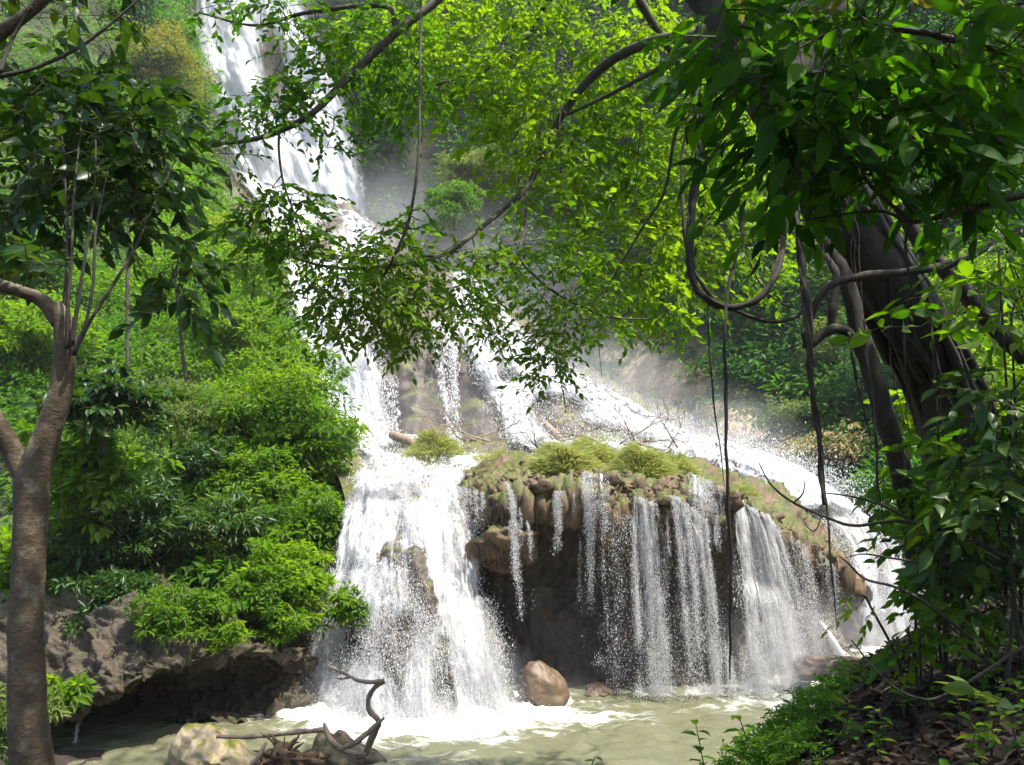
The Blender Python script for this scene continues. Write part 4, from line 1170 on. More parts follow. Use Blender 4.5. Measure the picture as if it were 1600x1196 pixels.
tuft(790, 722, 21.5, 28, 1500, .35, 'low grass patch behind the left corner of the terrace')
tuft(680, 706, 25, 28, 1800, .6, 'grass tuft on the step beside the terrace rapids')
tuft(748, 722, 22.2, 12, 500, .3, 'tiny grass tuft amid the rapids left of the terrace')
tuft(655, 715, 24.5, 22, 1000, .4, 'darker grass tuft on the mossy step left of the rapids tuft')
tuft(1160, 768, 18.9, 18, 800, .25, 'short mossy grass on the right shoulder of the terrace')

# ---- boulders and driftwood
def boulder(name, lab, px, py, D, r3, mat, seed, amp=.3, rot=0):
    c = WP([(px, py, D)])[0]
    g = lump_mesh([c], [r3], seed, 5, amp, 1.6)
    V = g['V']; e = nrm((V - c) / np.array(r3)); V += e * ((.035 if mat == 'boulder_tan' else .05) * fbm(V * 4.5, 4, seed))[:, None]
    q = (V - c) / np.array(r3); V[:, 0] -= .30 * r3[0] * np.clip(q[:, 2], 0, 2) ** 1.5; V[:, :2] = c[:2] + (V[:, :2] - c[:2]) * (1.12 - .22 * q[:, 2:3])
    o = mesh(name, g, M[mat], origin=c - np.array([0, 0, r3[2]]), smooth=True)
    return tag(o, lab, 'boulder')
boulder('boulder', 'wet tan boulder at the foot of the dark terrace wall', 850, 1074, 15.6, (.43, .40, .47), 'boulder_tan', 304, .13)
boulder('boulder', 'low dark boulder half under water right of the tan boulder', 935, 1080, 16.2, (.32, .25, .13), 'boulder_tan', 303, .3)
boulder('boulder', 'pale rough boulder at the bottom left beside the driftwood', 322, 1192, 12.0, (.42, .38, .36), 'boulder', 305, .45)
boulder('boulder', 'brown rounded rock lying behind the driftwood root', 545, 1180, 12.4, (.46, .42, .28), 'bank_rock', 307, .3)
boulder('boulder', 'tan flat rock at the foot of the end fall by the right bank', 1310, 1046, 16.2, (.75, .5, .28), 'boulder_tan', 309, .3)

dw = thing('driftwood', 'bleached forked driftwood branch with a shaggy root, lying by the pale boulder', 'driftwood', WP([(560, 1178, 11.6)])[0])
B = lambda pts, r, s=1, n=28: tube(WP(pts), np.array(r) * .72, 9, .22, s, n=n)
mesh('branch', join(
    B([(572, 1178, 11.6), (582, 1150, 11.5), (592, 1128, 11.4), (578, 1112, 11.4), (576, 1092, 11.4), (586, 1074, 11.35), (600, 1066, 11.3)], [.075, .07, .06, .055, .05, .05, .045], 1, 40),
    B([(600, 1064, 11.3), (580, 1066, 11.3), (560, 1064, 11.3), (545, 1056, 11.3), (528, 1048, 11.3), (512, 1040, 11.3)], [.05, .04, .038, .03, .028, .018], 2),
    B([(548, 1058, 11.3), (536, 1061, 11.3), (524, 1060, 11.2)], [.025, .02, .012], 3, 12)), M['drift'], dw, smooth=True)
mesh('long_branch', join(
    B([(338, 1151, 11.2), (380, 1152, 11.3), (430, 1148, 11.4), (478, 1143, 11.4), (508, 1140, 11.4)], [.03, .04, .045, .045, .05], 4),
    B([(506, 1130, 11.4), (512, 1148, 11.4), (525, 1165, 11.4), (545, 1176, 11.5), (572, 1180, 11.5)], [.03, .055, .06, .055, .05], 5),
    B([(600, 1122, 11.2), (580, 1140, 11.2), (556, 1160, 11.2), (530, 1172, 11.3)], [.03, .05, .055, .05], 6),
    B([(390, 1200, 11), (404, 1182, 11), (416, 1160, 11.1)], [.04, .045, .03], 7, 14)), M['drift'], dw, smooth=True)
rc = WP([(440, 1186, 11.2)])[0]
rt = [lump_mesh([rc, rc + np.array([.25, .1, -.05])], [(.20, .18, .17), (.26, .18, .12)], 311, 4, .6, 3)]
for i in range(46):
    a = rng.uniform(0, 6.28); d = nrm(np.array([math.cos(a) * .9, -.35 + .4 * rng.normal(), .55 * math.sin(a)]))
    p0 = rc + d * .12; p1 = p0 + d * .16 + rng.normal(0, .05, 3); p2_ = p1 + d * rng.uniform(.06, .2) + np.array([0, 0, -.05]) + rng.normal(0, .05, 3)
    rt.append(tube([p0, p1, p2_], [.035, .022, .006], 6, .2, i, n=8))
mesh('root', join(*rt), M['stump'], dw, smooth=True)

# dead branches stranded on the terrace and on the slope
def deadwood(lab, px, py, D, size, n, seed, flat=.5):
    r_ = random.Random(seed); c = WP([(px, py, D)])[0]; gs = []
    def rec(p, d, L, r, lev):
        k = 5; pts = [p]
        for i in range(k):
            d = d + np.array([r_.gauss(0, .18), r_.gauss(0, .18), r_.gauss(0, .15)]); d = d / np.linalg.norm(d); pts.append(pts[-1] + d * L / k)
        gs.append(tube(pts, np.linspace(r, r * .45, k + 1), 5, .1, seed))
        if lev:
            for q in (2, 3, 4, 5):
                if r_.random() < .75:
                    d2 = d + np.array([r_.gauss(0, .7), r_.gauss(0, .5), r_.gauss(.15, .5)]); rec(pts[q], d2 / np.linalg.norm(d2), L * r_.uniform(.4, .7), r * .55, lev - 1)
    for i in range(n):
        d = np.array([r_.uniform(-1, 1), r_.uniform(-.5, .2), r_.uniform(.05, flat)]); rec(c + np.array([r_.gauss(0, .3), 0, 0]) * size, d / np.linalg.norm(d), size, size * .02, 2)
    o = mesh('dead_branch', join(*gs), M['drift'], origin=c, smooth=True)
    tag(o, lab, 'branch', 'dead branches stranded by the water')
deadwood('tangle of bare dead branches below the twin streams', 745, 690, 26, 1.8, 4, 1, .3)
deadwood('dead branches caught on the terrace behind the middle grass tuft', 960, 695, 23.5, 1.5, 4, 2)
deadwood('pale dead branches at the crest of the terrace right of the grass', 1040, 700, 22.5, 1.3, 3, 3)
deadwood('low dead branches above the largest grass tuft', 845, 705, 23.5, 1.2, 4, 4, .3)
for lab, pts, r in [('fallen pale log across the step under the brown knob', [(612, 680, 28.0), (635, 688, 27.5), (655, 698, 27)], .16),
                    ('weathered log lying on the slope behind the terrace', [(850, 660, 32), (880, 690, 28), (905, 705, 26)], .13)]:
    P = WP(pts); o = mesh('fallen_log', tube(P, [r, r * 1.05, r * .85], 9, .15, 4, n=20), M['drift'], origin=P[1], smooth=True); tag(o, lab, 'log')


# ================================================================== FOREGROUND TREES
def wood(pts, r, n, seed, rough=.12, sides=9):
    P = WP(pts)
    return tube(P, r, sides, rough, seed, n=n), cr(P, n)


# ---- leaning strangler fig on the right bank with its long overhanging limbs
fig = thing('fig_tree', 'big dark leaning strangler fig on the right bank with limbs overhanging the pool', 'tree', WP([(1545, 860, 7.2)])[0])
tk_pts = [(1560, 900, 7.3), (1530, 800, 7.2), (1478, 620, 6.95), (1408, 490, 6.7), (1350, 390, 6.5), (1290, 290, 6.4), (1225, 180, 6.3), (1150, 60, 6.4), (1090, -20, 6.6), (1000, -130, 7), (900, -260, 7.5)]
g, tkc = wood(tk_pts, [.40, .34, .27, .255, .24, .22, .20, .18, .16, .13, .1], 120, 1, .28, 16)
roots = [g]
for i in range(34):      # roots fused along the trunk
    a0 = rng.uniform(0, 6.283); i0 = int(rng.integers(0, 40)); i1 = min(i0 + int(rng.integers(30, 70)), 100)
    C_ = tkc[i0:i1:4]; T_ = nrm(np.gradient(C_, axis=0)); U_ = nrm(np.cross(T_, [0, 1, .3])); V_ = np.cross(T_, U_)
    a = a0 + np.cumsum(rng.normal(0, .14, len(C_)))
    rr = np.interp(np.linspace(i0, i1, len(C_)), [0, 30, 60, 100], [.35, .27, .235, .19]) * rng.uniform(.95, 1.12)
    roots.append(tube(C_ + (U_ * np.cos(a)[:, None] + V_ * np.sin(a)[:, None]) * rr[:, None], rng.uniform(.012, .05), 6, .2, i))
mesh('trunk', join(*roots), M['dark_bark'], fig, smooth=True)
for lab, pts, r in [('pale-edged root leg parallel to the trunk', [(1290, 370, 6.3), (1325, 450, 6.15), (1345, 530, 6.1), (1372, 620, 6.1), (1402, 720, 6.2), (1425, 820, 6.35), (1440, 900, 6.5)], [.055, .065, .075, .08, .08, .08, .09]),
                    (None, [(1340, 535, 6.1), (1312, 514, 6.05), (1286, 522, 6.0), (1264, 540, 6.0), (1256, 520, 6.0)], [.048, .042, .036, .032, .024]),
                    (None, [(1297, 520, 6.05), (1303, 470, 6.05), (1307, 430, 6.1), (1290, 400, 6.2)], [.036, .032, .03, .03]),
                    (None, [(1258, 545, 5.9), (1268, 490, 5.85), (1296, 448, 5.8), (1345, 432, 5.8), (1420, 424, 5.9), (1500, 408, 6.1), (1600, 350, 6.3)], [.025, .03, .032, .034, .034, .034, .03]),
                    (None, [(1405, 320, 6.9), (1440, 380, 6.9), (1500, 450, 7.0), (1535, 490, 7.1), (1600, 560, 7.3)], [.06, .065, .07, .075, .08])]:
    g, _ = wood(pts, r, 40, 7, .2)
    o = mesh('aerial_root', g, M['dark_bark'], fig, smooth=True)
    if lab: o['label'] = lab

for i in range(16):      # stringy rootlets hanging free below the leaning trunk
    k_ = int(rng.integers(18, 62)); p0 = tkc[k_] + np.array([rng.normal(0, .16), -.22, -.1]); ln_ = rng.uniform(.5, 1.7)
    c_ = p0 + np.stack([np.cumsum(rng.normal(0, .018, 10)), np.cumsum(rng.normal(0, .012, 10)), -np.linspace(0, ln_, 10)], -1)
    mesh('rootlet', tube(c_, np.linspace(.007, .002, 10) * rng.uniform(.6, 1.5), 5, .2, i, n=24), M['dark_bark'], fig, smooth=True)

LIMBS = {
    'A': ([(1165, 80, 6.4), (1120, 62, 6.7), (1060, 58, 7.2), (990, 76, 7.8), (930, 115, 8.2), (882, 175, 8.4), (852, 230, 8.5), (826, 290, 8.5), (800, 316, 8.3), (745, 362, 7.9), (700, 400, 7.4)], [.09, .07, .06, .056, .052, .046, .04, .036, .03, .024, .016]),
    'B': ([(822, 296, 8.5), (821, 350, 8.2), (812, 398, 8.0), (836, 432, 7.9), (882, 466, 7.9), (950, 495, 8.0), (1020, 499, 8.1)], [.022, .02, .018, .016, .014, .012, .006]),
    'C': ([(1080, 80, 7.1), (1010, 118, 7.5), (940, 154, 7.9), (885, 180, 8.3)], [.03, .026, .022, .018]),
    'D': ([(1080, 160, 6.9), (1055, 210, 7.2), (1038, 300, 7.6), (1000, 362, 7.9), (955, 440, 8.1), (920, 500, 8.1)], [.02, .018, .016, .014, .01, .006]),
    'E': ([(1000, -130, 7), (930, -60, 8), (858, 0, 8.8), (822, 62, 9.0), (790, 95, 9.0), (700, 128, 9.0), (650, 140, 8.8)], [.06, .045, .035, .026, .022, .014, .008]),
    'F': ([(900, -260, 7.5), (800, -120, 7.3), (692, -8, 7.0), (618, 52, 6.8), (542, 124, 6.7), (492, 174, 6.6), (440, 204, 6.6), (382, 221, 6.6), (325, 226, 6.6)], [.09, .06, .045, .04, .035, .03, .026, .018, .008]),
    'G': ([(745, 362, 7.9), (690, 398, 7.2), (625, 412, 6.9), (560, 420, 6.7), (500, 415, 6.5), (450, 400, 6.5)], [.03, .026, .02, .016, .012, .006]),
    'H': ([(620, 50, 6.8), (600, 10, 6.8), (480, 20, 6.9), (400, 40, 7.0), (310, 20, 7.0)], [.03, .025, .02, .014, .008]),
    'I': ([(880, -200, 8), (1010, 20, 8.6), (1080, 140, 9), (1100, 260, 9.4), (1090, 380, 9.8), (1060, 460, 10)], [.06, .05, .04, .03, .02, .008]),
    'J': ([(436, 206, 6.6), (436, 240, 6.5), (444, 290, 6.4), (466, 350, 6.4), (480, 400, 6.4)], [.012, .011, .010, .008, .004]),
    'K': ([(658, -10, 6.6), (656, 120, 6.4), (654, 240, 6.3), (640, 340, 6.3), (616, 400, 6.3), (600, 430, 6.4)], [.012, .012, .013, .014, .012, .01]),
}
SK = {}
for k, (pts, r) in LIMBS.items():
    g, c_ = wood(pts, r, 60, ord(k), .12, 8)
    SK[k] = c_
    mesh('limb', g, M['limb'], fig, smooth=True)


def foliage(owner, skel_keys, E, n, ll, k, mat, wr=.45, droop=.3, length=.35, r_in=.012, r_out=.0035, T=T8, name='foliage', skel=None, dirz=-.25, upn=.55, ang=.95, bark='twig'):
    Tg = in_ellipses(E, n)
    sk = np.concatenate([SK[q] for q in skel_keys]) if skel is None else skel
    tw, d = grow(sk, Tg, r_in, r_out, .22, .05, .12)
    Dr = nrm(d * np.array([1, 1, .4]) + .55 * rng.normal(size=(len(Tg), 3)) * np.array([1, 1, .5]) + np.array([0, 0, dirz]))
    clr = np.clip(.5 + .5 * fbm(Tg * .6, 2, 260) + .2 * rng.normal(size=len(Tg)), 0, 1)
    lf, t2 = sprays(Tg, Dr, length, k, ll, wr, droop, T, ang, clr, upn)
    mesh(name, lf, GRN[mat], owner, smooth=T is TN)
    mesh('twigs', join(tw, t2), M[bark], owner)

# sunlit upper crown, its backlight put into a brighter leaf colour than other sprays
foliage(fig, 'ACDEI', [
    (640, 60, 90, 70, 8, 10, 1.0), (760, 50, 110, 80, 8, 10.5, 1.4), (900, 40, 120, 80, 8.2, 10.5, 1.5), (1010, 120, 110, 110, 8.4, 10.5, 2.0),
    (700, 130, 90, 50, 8, 9.5, .9), (800, 190, 60, 60, 8, 9.5, .6), (930, 220, 90, 90, 8.4, 10, 1.5), (850, 270, 70, 70, 8, 9.5, .9), (800, 140, 80, 60, 8, 9.5, 1.0),
    (1050, 280, 90, 110, 8.8, 10.5, 1.9), (1130, 240, 70, 120, 9, 10.5, 1.3), (970, 370, 90, 80, 8.4, 10, 1.3), (1080, 420, 70, 90, 9, 10.5, 1.1), (1010, 470, 60, 50, 8.4, 10, .6), (1180, 390, 60, 70, 9.5, 11, .6),
    (760, -110, 220, 90, 7.5, 10.5, 1.5), (1000, -120, 200, 100, 7, 10.5, 1.5)], 80, .105, 10, 'bright', .5, .28, .36)
# hanging sprays in the middle
foliage(fig, 'ABGK', [
    (560, 440, 110, 60, 6.1, 7.2, 1.7), (680, 430, 110, 55, 6.4, 7.6, 1.6), (650, 490, 80, 40, 6.3, 7.2, .8), (530, 480, 50, 40, 6.2, 7, .5), (610, 520, 40, 26, 6.3, 7, .3),
    (740, 480, 40, 40, 6.8, 7.6, .35), (770, 520, 26, 24, 7, 7.6, .2), (870, 430, 90, 60, 7.3, 8.3, 1.4), (860, 510, 55, 50, 7.4, 8.2, .8), (855, 570, 36, 26, 7.4, 8, .35), (920, 490, 60, 40, 7.5, 8.4, .6),
    (480, 350, 40, 50, 6.2, 6.8, .4), (600, 390, 60, 40, 6.3, 7, .5), (800, 390, 60, 40, 7.4, 8.3, .5)], 66, .080, 9, 'fresh', .46, .3, .3)
# sprays of the upper left limb
foliage(fig, 'FHJK', [
    (450, 160, 56, 36, 6.2, 7, .5), (385, 190, 50, 30, 6.2, 7, .3), (360, 255, 34, 24, 6.2, 6.9, .12), (440, 340, 46, 60, 6.1, 6.7, .8), (400, 335, 30, 34, 6.1, 6.7, .2), (520, 210, 26, 30, 6.3, 6.9, .16),
    (390, 10, 80, 20, 6.6, 7.4, .35), (490, 40, 60, 36, 6.5, 7.3, .6), (590, 60, 70, 60, 6.5, 7.3, 1.2), (570, 120, 46, 46, 6.4, 7.2, .6), (625, 150, 46, 46, 6.5, 7.3, .6), (640, 350, 26, 40, 6.2, 6.5, .2), (470, 110, 50, 40, 6.3, 7, .5)], 62, .086, 9, 'mid', .46, .3, .3)

# ---- broad-leaved tree leaning in from the right, very near
bt = thing('broadleaf_tree', 'near broad-leaved tree at top right, its big dark leaves hanging over the view', 'tree', np.array([3.9, 2.4, 2.6]))
bk = [tube(np.array([[3.9, 2.4, 2.5], [3.8, 2.5, 4.0], [3.5, 2.7, 5.6], [2.9, 2.9, 6.8]]), [.12, .11, .09, .06], 10, .15, 5, n=50)]
bs = [cr(np.array([[3.9, 2.4, 2.5], [3.8, 2.5, 4.0], [3.5, 2.7, 5.6], [2.9, 2.9, 6.8]]), 50)[20:]]
for pts, r in [([(1720, 285, 3.0), (1600, 305, 3.0), (1500, 330, 3.0), (1425, 347, 3.0), (1370, 330, 3.0), (1250, 345, 3.1)], [.02, .014, .012, .010, .006, .004]),
               ([(1425, 347, 3.0), (1370, 300, 2.95), (1320, 245, 2.9), (1250, 190, 2.9), (1190, 160, 2.9)], [.009, .008, .007, .006, .004]),
               ([(1720, 100, 3.0), (1600, 85, 3.0), (1480, 60, 3.0), (1380, 45, 3.0), (1260, 60, 3.0), (1150, 40, 3.0)], [.024, .02, .016, .013, .01, .006]),
               ([(1700, -60, 3.0), (1500, -50, 3.0), (1300, -30, 2.9), (1120, -20, 2.9)], [.03, .022, .015, .008]),
               ([(1423, 347, 3.0), (1415, 380, 3.0), (1420, 430, 3.0), (1430, 470, 3.05)], [.007, .006, .005, .003])]:
    g, c_ = wood(pts, r, 30, 8, .12, 7); bk.append(g); bs.append(c_)
mesh('trunk', join(*bk), M['dark_bark'], bt, smooth=True)
foliage(bt, '', [(1180, 60, 100, 70, 2.5, 3.4, 1.2), (1300, 70, 110, 80, 2.5, 3.4, 1.5), (1440, 70, 110, 90, 2.5, 3.5, 1.7), (1570, 80, 80, 110, 2.5, 3.6, 1.3), (1200, 180, 70, 70, 2.6, 3.3, .9), (1320, 170, 100, 70, 2.5, 3.4, 1.4),
                 (1450, 190, 100, 70, 2.6, 3.5, 1.3), (1570, 210, 70, 70, 2.6, 3.5, .8), (1225, 255, 60, 44, 2.6, 3.3, .5), (1345, 250, 70, 26, 2.7, 3.4, .35), (1500, 300, 80, 30, 2.8, 3.5, .5), 
                 (1350, -120, 260, 90, 2.4, 3.6, 3.0), (1500, -320, 300, 120, 2.2, 3.6, 2.5), (1150, -250, 200, 120, 2.3, 3.6, 1.6)], 20, .13, 7, 'broad', .40, .5, .25, .006, .0025, TN, skel=np.concatenate(bs), dirz=-.35)

# ---- forked tree on the left
lt = thing('forked_tree', 'smooth grey-brown forked tree at the left edge with dark leafy crown', 'tree', WP([(55, 1330, 4.0)])[0])
lt_m = [([(62, 1400, 4.0), (57, 1250, 4.0), (44, 1120, 4.0), (40, 1000, 4.0), (45, 880, 4.0), (48, 800, 4.0), (52, 745, 4.0), (74, 680, 4.0), (94, 615, 4.0), (101, 555, 4.0), (100, 505, 4.0), (84, 478, 4.0)],
         [0.111, 0.100, 0.089, 0.080, 0.077, 0.079, 0.080, 0.064, 0.057, 0.052, 0.049, 0.043], 90),
        ([(94, 505, 4.0), (66, 470, 4.0), (30, 455, 3.95), (-30, 435, 3.9), (-120, 380, 3.9)], [0.041, 0.038, 0.034, 0.033, 0.030], 40),
        ([(50, 760, 4.0), (26, 716, 4.0), (0, 670, 3.95), (-40, 600, 3.9), (-90, 480, 3.9)], [0.064, 0.054, 0.048, 0.041, 0.037], 40),
        ([(-60, 100, 4.4), (0, 52, 4.4), (45, 20, 4.4), (110, -40, 4.4)], [0.041, 0.039, 0.034, 0.029], 30)]
gl, ls = [], []
for i, (p_, r_, n_) in enumerate(lt_m):
    g, c_ = wood(p_, r_, n_, 11 + i, .05, 14); gl.append(g); ls.append(c_)
mesh('trunk', join(*gl[:3]), M['bark'], lt, smooth=True)
mesh('branch', gl[3], M['bark'], lt, smooth=True)
sh = []
for pts, r in [([(106, 545, 3.93), (106, 480, 3.93), (112, 400, 4.0), (116, 300, 4.2), (128, 190, 4.5)], [.016, .010, .008, .007, .004]),
               ([(112, 540, 3.92), (124, 460, 3.93), (136, 380, 4.0), (148, 290, 4.2), (150, 190, 4.4)], [.014, .009, .008, .006, .004]),
               ([(116, 552, 3.92), (134, 505, 3.9), (146, 440, 3.9), (150, 360, 4.0), (170, 260, 4.3)], [.014, .009, .008, .007, .004]),
               ([(114, 556, 3.92), (142, 500, 3.95), (180, 440, 4.1), (215, 380, 4.3), (245, 310, 4.6), (280, 240, 4.9)], [.014, .010, .009, .008, .006, .004]),
               ([(98, 500, 4.05), (104, 420, 4.1), (104, 320, 4.3), (96, 200, 4.6)], [.011, .008, .007, .004]),
               ([(-10, 122, 4.3), (60, 104, 4.4), (130, 70, 4.5), (210, 5, 4.6), (260, -50, 4.7)], [.016, .013, .011, .009, .006]),
               ([(0, 112, 4.2), (20, 60, 4.3), (50, 10, 4.3)], [.012, .010, .008])]:
    g, c_ = wood(pts, r, 30, 17, .1, 6); sh.append(g); ls.append(c_)
mesh('shoots', join(*sh), M['dark_bark'], lt, smooth=True)
foliage(lt, '', [(90, 200, 110, 60, 4.3, 5.6, 1.4), (205, 190, 100, 50, 4.3, 5.8, 1.3), (120, 280, 120, 50, 4.4, 5.6, 1.5), (215, 265, 80, 44, 4.4, 5.8, .8), (60, 130, 70, 40, 4.4, 5.4, .6), (265, 305, 46, 36, 4.6, 5.8, .22), (150, 330, 100, 36, 4.4, 5.4, .4),
                 (285, 440, 44, 44, 4.5, 5.2, .32), (300, 385, 36, 36, 4.6, 5.4, .16), (40, 330, 60, 50, 4.3, 5.2, .3), (40, 415, 40, 20, 3.9, 4.4, .2), (170, 130, 90, 30, 4.6, 5.8, .6), (120, 50, 120, 40, 4.8, 6, .4),
                 (60, -120, 200, 90, 3.6, 5.8, 1.0)], 40, .116, 9, 'dark', .46, .3, .3, .008, .003, TN, skel=np.concatenate(ls[1:]), dirz=-.1)

# ---- lianas
def liana(lab, pts, r, n=60, seed=0, twist=0, leaf=0, rough=.25):
    P = WP(pts); C_ = cr(P, n); rr = .8 * np.interp(np.linspace(0, 1, n), np.linspace(0, 1, len(np.atleast_1d(r))), np.atleast_1d(r))
    C_ = C_ + np.stack([fbm(C_ * 3 + 5 * seed, 2, seed), fbm(C_ * 3 + 9 + seed, 2, seed), 0 * rr], -1) * (.6 * rr + .006)[:, None]
    gs = [tube(C_, rr, 7, rough, seed)]
    for q in range(twist):
        a = np.linspace(0, rng.uniform(9, 22), n) + q * 2.5
        gs.append(tube(C_ + np.stack([np.cos(a), np.sin(a), 0 * a], -1) * (rr * 1.15)[:, None], rr * .55, 5, rough, seed + q))
    o = mesh('liana', join(*gs), M['dark_bark'], origin=C_[0], smooth=True)
    tag(o, lab, 'vine', 'lianas hanging from the fig tree')

liana('thick liana making a deep U-shaped loop under the right canopy', [(1096, 40, 5.6), (1088, 120, 5.6), (1090, 220, 5.5), (1086, 300, 5.5), (1078, 360, 5.5), (1080, 430, 5.5), (1100, 466, 5.5), (1140, 481, 5.5), (1185, 466, 5.5), (1212, 425, 5.6), (1226, 370, 5.8), (1232, 300, 6)], [.030, .028, .028, .03, .032, .03, .028, .024], 110, 1, 2)
liana('thinner liana crossing the U-shaped loop and sagging to the root branch', [(1082, 150, 5.9), (1068, 240, 5.8), (1066, 330, 5.7), (1078, 410, 5.7), (1112, 462, 5.7), (1150, 484, 5.75), (1190, 502, 5.8), (1230, 500, 5.85), (1262, 480, 5.9), (1298, 440, 6)], [.014, .014, .015, .018, .02, .02, .02], 90, 2)
liana('straight liana dangling from the loop almost to the pool', [(1162, 330, 5.7), (1150, 400, 5.6), (1136, 460, 5.5), (1132, 540, 5.4), (1134, 640, 5.4), (1137, 760, 5.4), (1142, 900, 5.4), (1140, 1000, 5.4), (1141, 1062, 5.4)], [.014, .014, .013, .012, .013, .014, .013, .009, .004], 90, 3, 1)
liana('thin liana hanging left of the straight dangling one', [(1106, 470, 5.5), (1108, 540, 5.4), (1114, 620, 5.4), (1122, 690, 5.4), (1132, 760, 5.35)], [.010, .009, .008, .006, .003], 50, 4)
liana('rope-like twisted liana with stringy roots hanging right of the loop', [(1240, 300, 6), (1252, 390, 5.8), (1262, 470, 5.7), (1266, 560, 5.6), (1274, 640, 5.6), (1281, 720, 5.6), (1288, 790, 5.55)], [.02, .026, .028, .022, .018, .02, .012], 80, 5, 3)
liana('slender tail of liana below the rope-like one', [(1284, 740, 5.6), (1291, 800, 5.6), (1298, 870, 5.55), (1305, 930, 5.55), (1308, 985, 5.55)], [.011, .010, .009, .006, .003], 40, 6)
liana('fine liana close beside the rope-like one on its left', [(1246, 380, 5.9), (1254, 470, 5.8), (1262, 560, 5.75), (1270, 660, 5.7)], [.008, .008, .007, .004], 50, 7)
liana('ragged liana hanging under the root branch left of the root leg', [(1328, 520, 6.0), (1330, 560, 5.9), (1340, 600, 5.9), (1352, 650, 5.9), (1360, 700, 5.9)], [.014, .013, .012, .009, .004], 50, 8, 1)
liana('stringy liana in front of the root leg of the fig', [(1350, 500, 5.8), (1358, 580, 5.75), (1366, 660, 5.7), (1372, 740, 5.7), (1380, 810, 5.7)], [.010, .012, .012, .01, .005], 60, 9, 1)
liana('thin stem hanging free in the bright canopy centre', [(876, 160, 8.2), (874, 220, 8.1), (880, 280, 8.1), (882, 330, 8.0)], [.010, .009, .008, .004], 30, 10)
liana('thin drooping tendril under the middle sprays', [(934, 500, 7.8), (936, 540, 7.8), (940, 590, 7.8)], [.006, .005, .003], 20, 11)
liana('long thin tendril in front of the bright canopy at its right', [(1002, 160, 7.5), (1000, 200, 7.4), (994, 280, 7.4), (992, 330, 7.4)], [.008, .007, .006, .003], 30, 12)
liana('curved thin liana joining the loop to the trunk', [(1150, 330, 6.0), (1168, 400, 5.9), (1196, 455, 5.9), (1232, 480, 6.0), (1262, 482, 6.1), (1300, 470, 6.2)], [.008, .008, .008, .008, .007], 50, 13)

# dead twig sticking out from the right bank
def bare(lab, parts):
    o = mesh('bare_twig', join(*[tube(WP(p), r, 6, .15, 3, n=36) for p, r in parts]), M['dark_bark'], origin=WP(parts[0][0])[0], smooth=True)
    tag(o, lab, 'branch')
bare('long bare curving twig reaching left over the end fall from the right bank', [
    ([(1620, 900, 5.2), (1530, 850, 5.2), (1470, 828, 5.2), (1400, 814, 5.2), (1335, 822, 5.2), (1290, 808, 5.2), (1240, 786, 5.2), (1205, 758, 5.2), (1186, 724, 5.2)], [.02, .016, .013, .012, .011, .009, .008, .006, .004]),
    ([(1240, 786, 5.2), (1254, 772, 5.15), (1258, 752, 5.15)], [.006, .005, .003]),
    ([(1284, 806, 5.2), (1276, 826, 5.15), (1266, 828, 5.15), (1250, 806, 5.15)], [.006, .005, .004, .002]),
    ([(1430, 818, 5.2), (1380, 790, 5.2), (1330, 776, 5.2), (1284, 770, 5.2)], [.01, .008, .007, .004])])
bare('leafless branching twig below the long curving one on the right bank', [
    ([(1520, 1000, 5.0), (1450, 945, 5.0), (1400, 918, 5.0), (1352, 905, 5.0), (1325, 880, 5.0), (1310, 868, 5.0)], [.012, .011, .010, .008, .006, .003]),
    ([(1440, 880, 5.1), (1390, 872, 5.1), (1350, 866, 5.1), (1320, 872, 5.1)], [.008, .007, .005, .003]),
    ([(1600, 1010, 4.6), (1480, 1085, 4.6), (1430, 1090, 4.6), (1380, 1060, 4.6), (1330, 1000, 4.7)], [.012, .01, .008, .006, .004])])

# ---- plants of the right bank
def shrub(lab, px, py, D, rpx, leaf_px, n, mat, wr=.45, stem=True, droop=.35, k=7):
    c = WP([(px, py, D)])[0]; Rr = rpx / F * D
    gd = on_ground([c[0] + .07 * rng.normal()], [c[1] + .2])[0]
    gd[2] = min(gd[2], c[2] - .2)
    t = thing('shrub', lab, 'shrub', gd, 'leafy plants on the right bank')
    m = max(n // k, 3)
    Tg = c + rdir(m) * (rng.random((m, 1)) ** .5) * Rr * np.array([1, .9, .95])
    sk = cr(np.array([gd, gd * .6 + c * .4 + rng.normal(0, .08, 3), c]), 12)
    tw, d = grow(sk, Tg, .009, .003, .2, .05, .1)
    st = tube(sk, np.linspace(.014, .008, 12), 6, .1, 2)
    Dr = nrm(d * np.array([1, 1, .5]) + .6 * rng.normal(size=(m, 3)) + np.array([0, 0, -.1]))
    L = leaf_px / F * D
    lf, t2 = sprays(Tg, Dr, L * 2.6, k, L, wr, droop, TN, 1.0, rng.random(m), .7)
    mesh('stem', join(st, tw, t2), M['dark_bark'], t, smooth=True)
    mesh('leaves', lf, GRN[mat], t, smooth=True)

